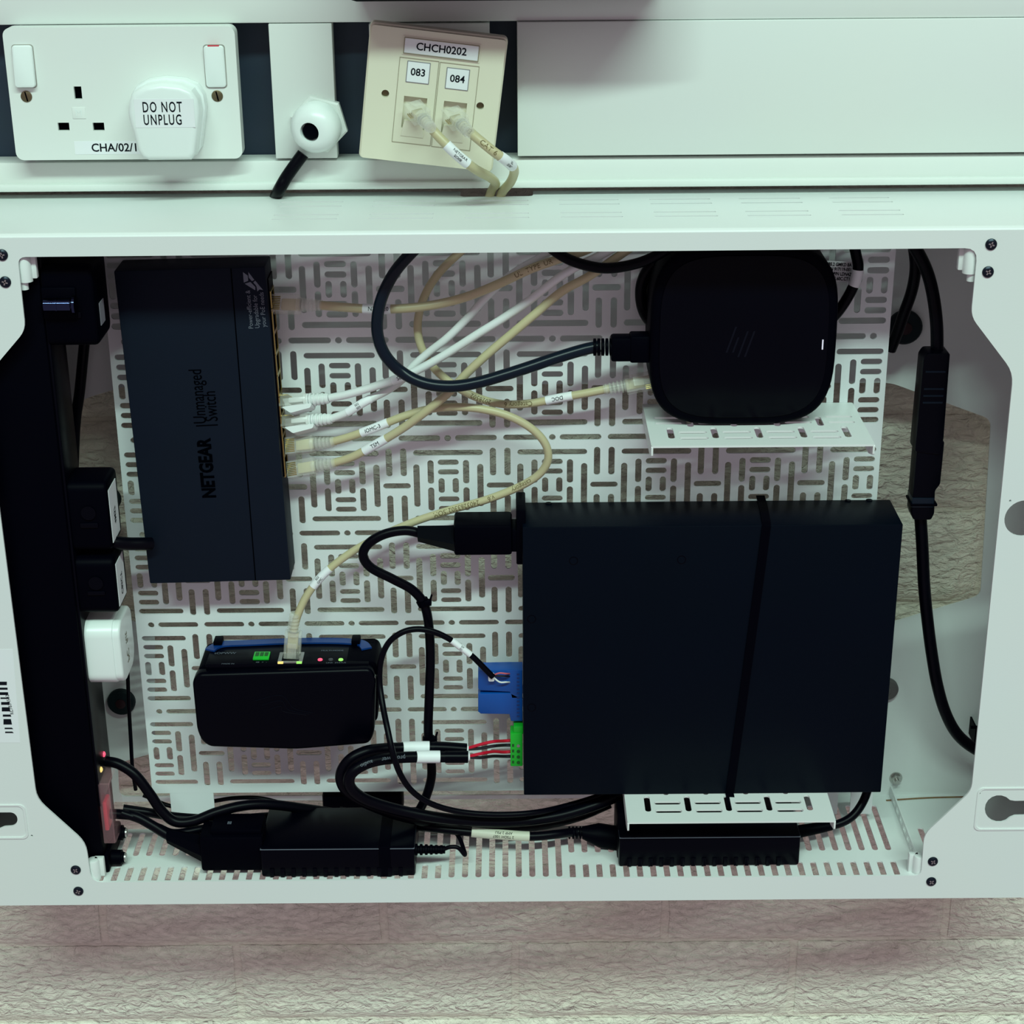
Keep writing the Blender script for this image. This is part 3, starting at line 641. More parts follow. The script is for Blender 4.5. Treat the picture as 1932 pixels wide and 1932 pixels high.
# outlet patch cables
for (lbl, pts, slv, tip, prt) in (
    ('cream patch cable with a NETGEAR sleeve plugged under tag 083', [(800, 226, 1.108), (826, 256, 1.102), (860, 290, 1.100), (895, 318, 1.106), (925, 335, 1.128), (935, 347, 1.146), (928, 358, 1.1535), (921, 385, 1.1535), (921, 425, 1.1535)], ((843, 274), (882, 306), 'NETGEAR\nSO08', False), (774, 196), ()),
    ('printed cream patch cable bending sharply, plugged under tag 084', [(872, 236, 1.108), (897, 258, 1.100), (930, 285, 1.096), (955, 303, 1.100), (970, 320, 1.118), (964, 342, 1.140), (948, 362, 1.152), (942, 385, 1.1535), (942, 425, 1.1535)], ((943, 293), (968, 312), 'XL\nSO07', False), (846, 208), (((885, 246), '2403', .0042, PRINTB, False), ((922, 279), 'CAT 6', .0042, PRINTB, False)))):
    t, c = cable('patch_cable', lbl, pts, .0030, NETC, [slv], prt, 'patch cables on the data outlet')
    tip3 = U(*tip, DD) ; dr = (c[0] - tip3).normalized()
    p0 = c[0] - dr * .0195; rj45(t, p0, dr, (0, -.5, 1), L=.017)
# switch cables
t, c = cable('network_cable', 'cream network cable in the top port of the network switch', [(606, 576, DE), (640, 579, 1.108), (700, 583, 1.106), (760, 582, 1.104), (820, 575, 1.103), (880, 560, 1.103), (940, 536, 1.103), (1000, 508, 1.104), (1050, 490, 1.104), (1110, 470, 1.105), (1160, 440, 1.11)], .0029, NETC, [((686, 582), (736, 582), 'NZ   S20', False)], [((1010, 505), 'UL  TYPE  UR', .0044, PRINTB, False)], NG)
rj45(t, U(512, 574, 1.118), U(606, 576, DE) - U(512, 574, 1.118), (0, 1, -.6))
t, c = cable('network_cable', 'white network cable in the upper booted plug of the switch', [(622, 751, DE), (660, 743, 1.110), (710, 728, 1.108), (757, 712, 1.107), (800, 692, 1.107), (850, 663, 1.107), (900, 631, 1.106), (950, 600, 1.105), (1000, 566, 1.104), (1050, 527, 1.103), (1090, 502, 1.103), (1130, 483, 1.103), (1190, 450, 1.104)], .0027, NETW, [((738, 719), (770, 706), 'S08', False)], group='white network cables in the enclosure')
rj45(t, U(528, 760, 1.118), U(622, 751, DE) - U(528, 760, 1.118), (.0, -.6, -1), 'white')
t, c = cable('network_cable', 'white network cable in the lower booted plug of the switch', [(625, 790, DE), (655, 778, 1.111), (690, 757, 1.111), (730, 737, 1.114), (760, 715, 1.114), (778, 692, 1.114), (810, 664, 1.114), (842, 639, 1.112), (880, 602, 1.112), (915, 563, 1.112), (950, 530, 1.112), (985, 505, 1.112), (1030, 480, 1.112), (1080, 445, 1.112)], .0026, NETW, [((655, 778), (700, 751), 'S02\nS03', False)], group='white network cables in the enclosure')
rj45(t, U(533, 798, 1.118), U(625, 790, DE) - U(533, 798, 1.118), (.0, -.6, -1), 'white')
t, c = cable('network_cable', 'cream network cable looping from the switch down to the small controller', [(625, 834, DE), (660, 824, 1.110), (705, 808, 1.108), (760, 786, 1.107), (810, 772, 1.106), (860, 768, 1.105), (910, 772, 1.105), (960, 785, 1.105), (1002, 808, 1.105), (1028, 836, 1.105), (1034, 866, 1.106), (1018, 894, 1.108), (980, 918, 1.110), (920, 942, 1.112), (850, 962, 1.114), (780, 985, 1.115), (715, 1013, 1.115), (660, 1044, 1.114), (612, 1082, 1.112), (580, 1122, 1.110), (562, 1160, 1.108), (554, 1190, 1.107)], .0027, NETC, [((684, 816), (729, 798), 'IOMC-3', False), ((620, 1074), (590, 1108), 'S03\nGMC', False)], [((985, 914), 'category', .0044, PRINTB, True), ((925, 940), 'v.6', .0044, PRINTB, True), ((880, 952), '2403263302', .0044, PRINTB, True), ((832, 967), 'ISOM', .0044, PRINTB, True)], NG)
rj45(t, U(541, 843, 1.118), U(625, 834, DE) - U(541, 843, 1.118), (0, 1, -.6))
CTLTIP = U(551, 1240, 1.107)
rj45(t, CTLTIP, U(554, 1188, 1.107) - CTLTIP, (0, -1, 0))
t, c = cable('network_cable', 'cream network cable in the lowest plugged port of the switch', [(628, 874, DE), (665, 862, 1.109), (710, 838, 1.106), (760, 808, 1.103), (805, 775, 1.0995), (845, 742, 1.0985), (880, 705, 1.0985), (920, 668, 1.099), (965, 630, 1.100), (1010, 592, 1.101), (1060, 550, 1.102), (1110, 522, 1.102), (1160, 488, 1.103), (1230, 440, 1.104)], .0028, NETC, [((684, 851), (726, 829), 'TSM', False)], group=NG)
rj45(t, U(545, 888, 1.118), U(628, 874, DE) - U(545, 888, 1.118), (0, 1, -.6))
t, c = cable('network_cable', 'cream network cable plugged into the rounded mini computer', [(1150, 733, 1.112), (1110, 741, 1.113), (1060, 750, 1.115), (1000, 761, 1.118), (945, 762, 1.120), (895, 748, 1.122), (850, 722, 1.122), (815, 690, 1.122), (795, 655, 1.122), (788, 620, 1.122), (792, 585, 1.122), (804, 552, 1.122), (822, 523, 1.122), (845, 497, 1.122), (880, 465, 1.122)], .0027, NETC, [((1080, 746), (1030, 755), 'DOC', True)], [((905, 752), '2028502', .0042, PRINTB, True), ((980, 763), 'Category 6', .0042, PRINTB, True)], NG)
rj45(t, U(1236, 716, 1.112), U(1150, 733, 1.112) - U(1236, 716, 1.112), (0, -1, .6))

# ================================================================== mini computer
DH = 1.089
zc_ = ZS1 + .0005; xl_, xr_ = U(1226, 640, DH).x, U(1580, 640, DH).x; wd = xr_ - xl_
hm = face_frame(V(((xl_ + xr_) / 2, Y(DH), zc_ + wd / 2)))
mc = thing('mini_computer', 'black rounded square mini computer standing on the upper shelf', 'computer', V(((xl_ + xr_) / 2, Y(DH), ZS1)))
def sq(r, n=64, p=3.7): return [(r * abs(cos(t)) ** (2 / p) * (1 if cos(t) >= 0 else -1), r * abs(sin(t)) ** (2 / p) * (1 if sin(t) >= 0 else -1)) for t in [2 * pi * i / n for i in range(n)]]
part(mc, 'body', prism(sq(wd / 2), -.0385, 0, .004, 3, m=hm), BLK)
part(mc, 'front_cover', prism(sq(wd / 2 - .006), 0, .0008, .0006, m=hm), BLKG)
hmi = hm.inverted()
def lh(px, py): p = hmi @ U(px, py, DH - .0008); return p.x, p.y
x, y = lh(1552, 650); part(mc, 'status_light', xf(box(x - .0004, x + .0004, y - .0032, y + .0032, .0007, .0012), hm), LEDW, 'small white status light')
x, y = lh(1395, 645)
LOGO = mat('logo_gloss', (.0016, .0028, .0080), .3, spec=.15, noise_s=30, noise_a=.1)
part(mc, 'emblem', join(*[prism([(x + dx, y + a), (x + dx + .0012, y + a), (x + dx + .0012 + (b - a) * .32, y + b), (x + dx + (b - a) * .32, y + b)], .0008, .001, 0, m=hm) for dx, a, b in ((-.0085, -.007, .010), (-.0045, -.007, .003), (-.001, -.010, .007), (.0032, -.010, .007))]), LOGO, 'faint slanted bar emblem')
# video lead into its side
t, c = cable('video_cable', 'thick navy black video cable curving into the mini computer', [(1132, 653, 1.100), (1100, 660, 1.100), (1050, 675, 1.098), (1000, 692, 1.095), (950, 708, 1.092), (900, 722, 1.0905), (850, 729, 1.090), (800, 723, 1.090), (758, 702, 1.093), (728, 672, 1.092), (713, 634, 1.092), (713, 592, 1.092), (724, 552, 1.093), (745, 513, 1.095), (775, 478, 1.098), (815, 440, 1.10)], .00385, CORDN)
xa_, xb_ = U(1140, 655, 1.100).x, xl_ + .004; zc2 = U(1180, 655, 1.1).z
part(t, 'connector', join(box(xa_ + .004, xb_ - .014, 1.1 - 1.21 - .006, 1.1 - 1.21 + .006, zc2 - .0082, zc2 + .0078, .0018), box(xb_ - .016, xb_, 1.1 - 1.21 - .0068, 1.1 - 1.21 + .0068, zc2 - .0088, zc2 + .0090, .0015)), BLK)
part(t, 'strain_relief', join(*[lathe(V((U(1119, 657, 1.1).x + i * .0026, Y(1.1), zc2 + .0002)), (1, 0, 0), [(0, .0044), (.0002, .0056), (.0018, .0056), (.002, .0044)], 16) for i in range(5)]), BLK)
# cords around the computer
cable('black_cord', 'black cord sagging below the top lip next to the mini computer', [(1010, 440, 1.100), (1050, 476, 1.098), (1090, 496, 1.096), (1140, 506, 1.095), (1190, 500, 1.095), (1235, 484, 1.096), (1290, 450, 1.098)], .0034, CORD)
cable('black_cord', 'black cord looping behind the left edge of the mini computer', [(1270, 478, 1.124), (1230, 500, 1.124), (1211, 535, 1.124), (1211, 575, 1.124), (1226, 605, 1.124), (1260, 630, 1.124)], .0038, CORD)
cable('black_cord', 'black cord with a blank white sleeve behind the mini computer', [(1606, 440, 1.122), (1615, 480, 1.120), (1619, 505, 1.119), (1612, 535, 1.119), (1597, 565, 1.120), (1578, 592, 1.122), (1560, 610, 1.125)], .0035, CORD, [((1618, 508), (1611, 540), '', False)])
fm2 = face_frame(U(1583, 512, 1.127), -3)
fl = thing('flag_label', 'white printed flag label on the cord behind the mini computer', 'label', U(1583, 532, 1.127))
part(fl, 'paper', prism([(-.012, -.0068), (.0095, -.0068), (.0095, .0066), (-.012, .0066)], -.0003, 0, 0, m=fm2), PAPER)
for i, s in enumerate(('USB5.2 GMKD 8A 2M', 'PN 917119-001', 'ASM P/N LDN4ZT', '1.21S.60C.CT1')): letter(fl, s, .0031, fm2 @ Matrix.Translation((.0005, .0045 - i * .0031, .0001)), bold=.0001, sx=.75)

# ================================================================== amplifier
DA = 1.0905
am = thing('amplifier', 'large flat black steel amplifier box strapped to the lower shelf', 'amplifier', V((U(1340, 1500, DA).x, Y(DA), ZS2)))
ax0, ax1 = (U(986, 1000, DA).x + U(988, 1490, DA).x) / 2, (U(1702, 995, DA).x + U(1664, 1490, DA).x) / 2
az1 = U(1340, 992, DA).z; az0 = ZS2 + .0003
part(am, 'case', box(ax0, ax1, Y(DA), Y(DP) - .001, az0, az1, .0008), AMP)
amf = face_frame(V((0, Y(DA), 0)))
for px, py in ((1082, 1058), (1286, 1056), (1003, 1168), (1003, 1335)):
    p = U(px, py, DA); s = part(am, 'screw_recess', lathe(p + V((0, .0001, 0)), (0, -1, 0), [(-.0004, .0030), (.0003, .0030), (.0003, .0026), (-.0002, .0022), (-.0002, .0005)], 20), BLKG)
for px, py in ((1600, 945), (1640, 944), (1035, 985)):
    p = UZ(px, py, az1) if py < 960 else UZ(px, 950, az1); part(am, 'top_screw', lathe(p, (0, 0, 1), [(-.001, .0022), (.0004, .0022), (.0007, .0015)], 14), BLKG)
part(am, 'socket_block', boxpx(974, 962, 992, 1066, DA + .006, DP - .006, .001), BLK)
pts = [UZ(1436, 940, az1 + .0004) + V((0, .004, 0)), UZ(1440, 955, az1 + .0006), UZ(1446, 986, az1 + .0006), U(1446, 993, DA - .0007), U(1440, 1040, DA - .0007), U(1410, 1260, DA - .0007), U(1378, 1490, DA - .0007), V((U(1376, 1500, DA).x, Y(DA) - .0010, ZS2 + .001)), V((U(1378, 1515, DA).x, Y(1.079), ZS2 - .004)), V((U(1380, 1520, DA).x, Y(1.085), ZS2 - .012))]
single('strap', strip(pts, .0058, .0009, lambda p, t: (0, -1, .3) if abs(t.z) > .5 else (0, -.3, 1)), BLK, 'thin black strap wrapped over the amplifier front', 'strap')
# power lead
t, c = cable('power_lead', 'black mains lead curling from the amplifier side down to the floor', [(800, 1008, 1.108), (765, 1001, 1.107), (725, 1008, 1.106), (695, 1026, 1.105), (685, 1048, 1.105), (700, 1071, 1.106), (742, 1093, 1.108), (778, 1113, 1.110), (800, 1140, 1.111), (809, 1180, 1.111), (812, 1240, 1.110), (810, 1310, 1.108), (808, 1380, 1.106), (813, 1430, 1.105), (814, 1465, 1.105), (805, 1500, 1.106), (790, 1530, 1.110), (770, 1550, 1.12)], .0033, CORD)
d_ = 1.104
part(t, 'connector', xf(boxpx(856, 992, 966, 1049, 1.094, 1.120, .002), Matrix.Identity(4)), BLK)
part(t, 'connector_neck', boxpx(964, 1000, 978, 1042, 1.097, 1.117, .001), BLK)
a, b = U(858, 1016, d_), U(788, 1007, d_)
part(t, 'boot', rings([(a, V((0, 1, 0)), V((0, 0, 1)), .0098), (a.lerp(b, .1), V((0, 1, 0)), V((0, 0, 1)), .0092), (b, V((0, 1, 0)), V((0, 0, 1)), .0058)], 4), BLK)
CM = PX(U(803, 1133, 1.111))
for px, py in ((802, 1135), (808, 1395)):
    i = near(c, px, py); tt = (c[i + 1] - c[i - 1]).normalized(); g = join(lathe(c[i] - tt * .002, tt, [(0, .0030), (.0002, .0043), (.004, .0043), (.0042, .0030)], 18), xf(box(-.0025, .0025, -.0025, .0025, 0, .0035, .0004), Matrix.Translation(c[i] + V((.0035, -.002, -.001)))), tube([c[i] + V((.0045, -.001, 0)), c[i] + V((.0062, -.001, .006))], .0007, 6))
    part(t, 'cable_tie', g, BLK)
# blue terminal blocks
def polyprism(pts, d, depth): m = face_frame(U(940, 1310, d)); mi = m.inverted(); return prism([((mi @ U(*p, d)).x, (mi @ U(*p, d)).y) for p in pts][::-1], -depth, 0, .0006, m=m)
DBK = 1.106
for k, (pts, lbl) in enumerate((([(902, 1268), (906, 1265), (962, 1264), (986, 1264), (986, 1318), (965, 1318), (962, 1306), (930, 1304), (906, 1303), (902, 1299)], 'blue terminal block holding the thin red and white wires'), ([(902, 1312), (906, 1309), (965, 1308), (986, 1318), (986, 1361), (964, 1361), (961, 1348), (907, 1347), (902, 1343)], 'empty blue terminal block below the wired one'))):
    t_ = thing('terminal_block', lbl, 'connector', U(940, pts[-3][1], DBK)); t_b = part(t_, 'body', polyprism(pts, DBK, .012), BLUE)
    part(t_b, 'grooves', join(*[boxpx(975, pts[1][1] + 6 + i * 7, 980, pts[1][1] + 9 + i * 7, DBK - .0003, DBK + .001) for i in range(6)]), BLUES)
    if k == 0:
        part(t_, 'cable_tie', xf(box(-.0022, .0022, -.003, .003, -.003, .0005, .001), face_frame(U(927, 1279, DBK - .004))), PAPER, 'white tie head')
        for n_, (y0, y1, m_) in enumerate(((1269, 1271, mat('pink_wire', (.62, .12, .16), .4, noise_s=50, noise_a=.1)), (1274, 1276, BLACKW), (1280, 1287, NETW))):
            part(t_, 'wire', tube(spline([U(928, 1275, DBK - .003), U(942, (y0 + y1) / 2 + (3 if n_ == 2 else 0), DBK - .004), U(955, y1, DBK - .003), U(964, y1, DBK + .002)]), .0006, 8), m_)
cable('signal_cable', 'thin black signal cable arching into the blue terminal block', [(930, 1277, 1.101), (915, 1262, 1.101), (893, 1240, 1.101), (870, 1222, 1.101), (845, 1204, 1.101), (815, 1191, 1.100), (785, 1187, 1.099), (757, 1194, 1.098), (733, 1213, 1.097), (719, 1245, 1.096), (716, 1285, 1.095), (722, 1330, 1.086), (731, 1375, 1.074), (741, 1420, 1.0655), (755, 1460, 1.066), (778, 1493, 1.068), (815, 1517, 1.071), (870, 1532, 1.075), (940, 1537, 1.080), (1010, 1533, 1.087), (1070, 1520, 1.104), (1120, 1505, 1.11), (1160, 1490, 1.115)], .0021, CORD, [((851, 1208), (889, 1236), 'ZIP\n351', False)])
# green connector and speaker cables
DG = 1.102
gcn = thing('terminal_connector', 'bright green screw terminal connector on the amplifier side', 'connector', U(975, 1447, DG))
gb = part(gcn, 'body', join(boxpx(963, 1384, 986, 1446, DG, DG + .012, .0006), boxpx(969, 1371, 987, 1386, DG + .001, DG + .012, .0006)), GREEN)
for i in range(4): part(gb, 'terminal_hole', boxpx(966, 1404 + i * 10.5, 970, 1409 + i * 10.5, DG - .0002, DG + .001), GREEND); part(gb, 'terminal_screw', lathe(U(978, 1407 + i * 10.5, DG), (0, -1, 0), [(-.0005, .0013), (.0004, .0012), (.0004, .0004)], 10), STEEL if i == 0 else GREEND)
for (lbl, pts, slv, prt, wr) in (
    ('thick black speaker cable entering the upper wires of the green connector', [(880, 1414, 1.0950), (840, 1411, 1.0940), (800, 1410, 1.0930), (760, 1411, 1.0910), (720, 1413, 1.0860), (690, 1418, 1.0800), (662, 1432, 1.0760), (645, 1455, 1.0750), (646, 1480, 1.0760), (668, 1503, 1.0790), (710, 1523, 1.0830), (760, 1540, 1.0890), (830, 1553, 1.0950), (920, 1560, 1.1010), (1010, 1558, 1.1070), (1090, 1540, 1.1130), (1150, 1515, 1.1190)], ((759, 1411), (809, 1410), '', False), (), ((1398, 1402, RED), (1406, 1412, BLACKW))),
    ('thick black speaker cable lettered propower looping beside the small controller', [(883, 1428, 1.0845), (840, 1428, 1.0835), (800, 1428, 1.0815), (760, 1429, 1.0775), (720, 1433, 1.0725), (690, 1441, 1.0675), (666, 1456, 1.0645), (658, 1474, 1.0645), (668, 1494, 1.0665), (698, 1512, 1.0705), (750, 1528, 1.0755), (815, 1541, 1.0795), (890, 1549, 1.0845), (970, 1550, 1.0905), (1050, 1540, 1.0975), (1120, 1520, 1.1055), (1170, 1500, 1.1115)], ((783, 1428), (832, 1428), '', False), (((741, 1430), 'propower', .0042, PRINTW, True), ((690, 1438), 'audio', .0036, PRINTW, True)), ((1419, 1416, RED), (1427, 1426, BLACKW)))):
    t, c = cable('speaker_cable', lbl, pts, .0040, CORD, [slv], prt, 'speaker cables to the green connector')
    part(t, 'heat_shrink', tube(c[:near(c, slv[1][0] + 4, slv[1][1])], .0043, 14), BLKG, ang=80)
    part(t, 'frayed_screen', lathe(c[0], (c[0] - c[2]), [(-.001, .0040), (.0012, .0028), (.0016, .0012)], 12), PAPER)
    yo = pts[0][1]
    for (ym, ye, m_) in wr:
        part(t, 'wire', tube(spline([c[0] + (c[2] - c[0]) * .3, U(905, (yo + ym) / 2 + (2 if m_ is BLACKW else -1), pts[0][2]), U(930, ym + (ye - ym) * .3, 1.096), U(950, ym, DG + .002), U(966, ym - 1 if m_ is RED else ym, DG + .004)]), .00115, 8), m_)

# ================================================================== small controller with blue strip
DC = 1.091
ct = thing('controller', 'small black bowed controller box with a blue strip and green terminal on top', 'controller', U(540, 1415, DC))
cm = face_frame(U(538, 1338, DC)); cmi = cm.inverted()
def lc(px, py, d=DC): p = cmi @ U(px, py, d); return p.x, p.y
body = [lc(*p) for p in ((362, 1288), (372, 1272), (700, 1262), (709, 1285), (706, 1385), (697, 1405), (560, 1416), (395, 1411), (380, 1400), (371, 1380))]
part(ct, 'front_shell', prism(roundpoly(body[::-1], .006), -.010, 0, .003, 3, m=cm), BLKG)
bk = [lc(*p) for p in ((366, 1290), (372, 1268), (706, 1258), (714, 1280), (711, 1375), (380, 1395))]
part(ct, 'rear_shell', prism(roundpoly(bk[::-1], .005), -(DP - DC) + .001, -.009, .001, m=cm), BLK)
zc3 = U(538, 1262, DC).z
part(ct, 'top_panel', box(U(385, 1262, DC).x, U(695, 1262, DC).x, Y(DC) + .006, Y(DP) - .002, zc3 - .004, zc3 + .0006, .0004), BLKG)
zc4 = zc3 + .0007
def ctp(px, py): p = UZ(px, py, zc4); return p
arc = [(396, 1229), (406, 1222), (425, 1217), (470, 1215), (540, 1212), (620, 1211), (668, 1213), (684, 1217), (692, 1226)]
part(ct, 'blue_strip', strip(spline([ctp(*p) + V((0, 0, .0008)) for p in arc]), .0075, .0012, lambda p, t: (0, 0, 1)), BLUES, 'blue curved strip')
part(ct, 'rear_ridge', box(U(385, 1262, DC).x, U(700, 1262, DC).x, Y(DP) - .008, Y(DP) - .0016, zc3 - .004, zc3 + .0012, .001), BLK)
for px in (415, 673): p = ctp(px, 1208); part(ct, 'clip', box(p.x - .003, p.x + .003, Y(DP) - .012, Y(DP) - .002, zc3, zc3 + .005, .0008), BLK)
gm = frame(ctp(494, 1239), (1, 0, 0), (0, 1, 0))
gp = part(ct, 'green_terminal', xf(box(-.0055, .0055, -.0055, .0050, 0, .0015, .0003), gm), GREEN)
for i in range(3): part(gp, 'terminal_hole', xf(box(-.0044 + i * .0032, -.0019 + i * .0032, -.002, .0035, .0014, .0017), gm), GREEND)
jm = frame(ctp(549, 1243), (1, 0, 0), (0, 1, 0))
jp = part(ct, 'network_port', xf(plate(rrect(-.0085, .0085, -.007, .0085, .0004), [rrect(-.006, .006, -.0045, .0065, .0003)], Matrix.Identity(4), .0006), jm @ Matrix.Translation((0, 0, .0008))), STEEL)
part(jp, 'link_light', xf(box(-.0083, -.0045, -.0078, -.0058, 0, .0012, .0003), jm), LEDY); part(jp, 'link_light', xf(box(.0045, .0083, -.0078, -.0058, 0, .0012, .0003), jm), LEDG)
for px, py, m_ in ((604, 1245, LEDR), (624, 1245, LEDO), (643, 1245, LEDG)): part(ct, 'status_light', lathe(ctp(px, py), (0, 0, 1), [(-.0005, .0018), (.0006, .0016), (.001, .0008)], 12), m_)
flat = lambda px, py: frame(ctp(px, py), (1, 0, 0), (0, 1, 0))
letter(ct, 'tOPWW', .0040, flat(425, 1233), PRINTW); letter(ct, 'MADE IN', .0022, flat(430, 1253), PRINTW); letter(ct, 'MULTI-MODE', .0026, flat(627, 1228), PRINTW)
letter(ct, '48  +  -', .0026, flat(493, 1250), PRINTW); letter(ct, 'LINK  STATUS', .0022, flat(634, 1251), PRINTW)
sw_ = []
for k in (0, 1, 2):
    pts = [V((*lc(480 + k * 14, 1322 + k * 8), .0002)), V((*lc(530, 1312 + k * 10), .0002)), V((*lc(555 - k * 10, 1336 + k * 3), .0002)), V((*lc(590 - k * 6, 1345 + k * 2), .0002))]
    sw_.append(xf(tube(spline(pts), .0002, 6), cm))
part(ct, 'embossed_swirl', join(*sw_), LOGO)
for px in (372, 706): screw(ct, U(px, 1277, DC + .004), .0014, m=STEEL)

# ================================================================== power strip on the left, with its plugs
ps = thing('power_strip', 'tall black power strip standing inside the left edge of the enclosure', 'power strip', V((-.32, Y(1.09), ZFLOOR)))
XF = U(115, 900, 1.07).x
zt1, zb1 = U(60, 470, 1.07).z - .001, ZFLOOR + .0005
zt1 = min(zt1, ZTOP - .004)
part(ps, 'body', box(XF - .056, XF, Y(1.0715), Y(1.116), zb1 + .012, zt1, .002), BLK)
part(ps, 'socket_face', box(XF - .001, XF + .0015, Y(1.074), Y(1.112), U(100, 1500, 1.09).z, zt1 - .003, .0006), BLKG)
part(ps, 'end_cap', box(XF - .056, XF + .003, Y(1.0718), Y(1.118), zb1, zb1 + .014, .0015), BLK)
part(ps, 'indicator_light', lathe(V((XF + .0014, 0, 0)) * 0 + V((XF + .0014, Y(1.095), U(195, 1423, 1.095).z)), (1, 0, 0), [(0, .0021), (.0008, .0019), (.0014, .0008)], 14), LEDR, 'red indicator light')
part(ps, 'indicator_light', lathe(V((XF + .0014, Y(1.083), U(184, 1452, 1.083).z)), (1, 0, 0), [(0, .0021), (.0008, .0019), (.0014, .0008)], 14), LEDY, 'amber indicator light')
zr = U(200, 1530, 1.085).z
rs = part(ps, 'red_rocker', box(XF + .001, XF + .0042, Y(1.078), Y(1.090), zr - .012, zr + .011, .001), RED, 'red rocker switch')
zf = U(205, 1520, 1.085).z
part(ps, 'clear_flap', join(box(XF + .0005, XF + .0085, Y(1.074), Y(1.0752), zf - .024, zf + .024, .0004), box(XF + .0075, XF + .0090, Y(1.0752), Y(1.104), zf - .024, zf + .024, .0004), box(XF + .001, XF + .0085, Y(1.075), Y(1.104), zf + .023, zf + .0245, .0003)), CLEARP, 'clear pinkish switch cover')
for dz, dd in ((.020, 1.092), (.006, 1.082)):
    part(ps, 'clamp_screw', join(cyl((XF, Y(dd), zb1 + dz), (XF + .010, Y(dd), zb1 + dz), .0055, n=18), lathe(V((XF + .010, Y(dd), zb1 + dz)), (1, 0, 0), [(0, .0042), (.002, .0036), (.0022, .001)], 16)), BLK)
    part(ps, 'screw_head', lathe(V((XF + .0118, Y(dd), zb1 + dz)), (1, 0, 0), [(0, .0034), (.0012, .003)], 14), STEEL)
def adapter(px, pyt, pyb, prot, label, df, db, labels=True):
    z1, z0 = U(px, pyt, df).z, U(px, pyb, df).z; xa = XF + .001
    t = thing('plug_adapter', label, 'plug', V((xa + prot / 2, Y((df + db) / 2), z0)))
    hh = (z1 - z0); m = frame(V((xa, Y((df + db) / 2), (z0 + z1) / 2)), (0, -1, 0), (0, 0, 1)) ; wdt = (db - df) / 2
    mm = Matrix(((0, 0, 1, xa), (-1, 0, 0, Y((df + db) / 2)), (0, 1, 0, (z0 + z1) / 2), (0, 0, 0, 1)))
    part(t, 'body', prism(rrect(-wdt, wdt, -hh / 2, hh / 2, .006), 0, prot, .003, 3, m=mm), BLK)
    gr = [wdt * cos(a) for a in (0,)]
    part(t, 'finger_grip', join(box(xa + prot * .25, xa + prot * .72, Y(df) - .0012, Y(df) + .004, z0 + hh * .36, z0 + hh * .44, .001), cyl((xa + prot * .5, Y(df) - .0012, z0 + hh * .58), (xa + prot * .5, Y(df) + .004, z0 + hh * .58), .0048, n=18, bev=.001)), BLKG)
    if labels:
        l_ = part(t, 'label', xf(box(-wdt * .55, wdt * .75, -hh * .40, hh * .36, prot, prot + .0004), mm), PAPER)
        letter(l_, labels, .0065, mm @ Matrix.Translation((.002, -.004, prot + .0004)) @ R90, bold=.0001, sx=.8)
    return t
adapter(200, 912, 1042, .0255, 'black plug adapter with a white label feeding the network switch lead', 1.076, 1.110, '4MS7')
adapter(205, 1055, 1160, .0255, 'black plug adapter with a white label directly above the white plug', 1.076, 1.110, 'CBSCT')
ta_ = adapter(180, 500, 655, .031, 'large black plug adapter with a chrome bolt at the top of the power strip', 1.072, 1.112, None)
zz = U(130, 577, 1.064).z
part(ta_, 'chrome_bolt', join(cyl((U(84, 577, 1.066).x, Y(1.066), zz), (U(135, 577, 1.066).x, Y(1.066), zz), .0042, n=20), cyl((U(108, 577, 1.066).x - .0004, Y(1.066), zz), (U(108, 577, 1.066).x + .0004, Y(1.066), zz), .0045, n=20), lathe(V((U(134, 577, 1.066).x, Y(1.066), zz)), (1, 0, 0), [(0, .0042), (.0015, .006), (.003, .006), (.0035, .004)], 20)), CHROME, 'chrome bolt')
part(ta_, 'mount_block', box(U(80, 577, 1.07).x, U(145, 577, 1.07).x, Y(1.0695), Y(1.075), zz - .010, zz + .010, .001), BLK)
part(ta_, 'label', box(XF + .0322, XF + .0326, Y(1.082), Y(1.094), U(160, 612, 1.085).z, U(158, 570, 1.085).z), mat('grey_label', (.25, .24, .28), .6, noise_s=60, noise_a=.1))
# white plug on the strip
z1, z0 = U(195, 1178, 1.078).z, U(195, 1300, 1.078).z; hh = z1 - z0
wp = thing('mains_plug', 'white mains plug with a handwritten note in the power strip', 'plug', V((XF + .012, Y(1.098), z0)))
mm = Matrix(((0, 0, 1, XF + .001), (-1, 0, 0, Y(1.099)), (0, 1, 0, (z0 + z1) / 2), (0, 0, 0, 1)))
ol = roundpoly([(-.021, -hh * .30), (-.013, -hh * .48), (.014, -hh * .48), (.021, -hh * .36), (.021, hh * .36), (.015, hh * .48), (-.014, hh * .48), (-.021, hh * .34)], .006)
part(wp, 'body', prism([(x * 1.0, y) for x, y in ol], 0, .019, .001, m=mm), PLUGW)
wb = part(wp, 'cover', prism([(x * .96, y * .97) for x, y in ol], .0186, .024, .002, 3, m=mm), PLUGW)
letter(wb, 'PC  fut', .0090, mm @ Matrix.Translation((.002, -.002, .024)) @ R90, PRINTB, sx=.9)
# lead to the switch
cable('power_lead', 'short thick black lead from the plug adapter to the network switch', [(205, 1022, 1.088), (222, 1024, 1.090), (245, 1026, 1.094), (268, 1026, 1.098), (285, 1026, 1.102)], .0044, CORD)
# thin vertical cords on the left
cable('thin_cord', 'thin black cord hanging down over the lower left rubber mount', [(232, 1180, 1.150), (240, 1260, 1.148), (243, 1330, 1.145), (247, 1400, 1.142), (250, 1450, 1.140), (256, 1490, 1.142)], .0014, CORD)
cable('black_cord', 'black cord hanging behind the power strip above the adapters', [(172, 470, 1.14), (168, 560, 1.142), (158, 660, 1.144), (150, 740, 1.146), (142, 800, 1.148), (138, 900, 1.15)], .0036, CORD)

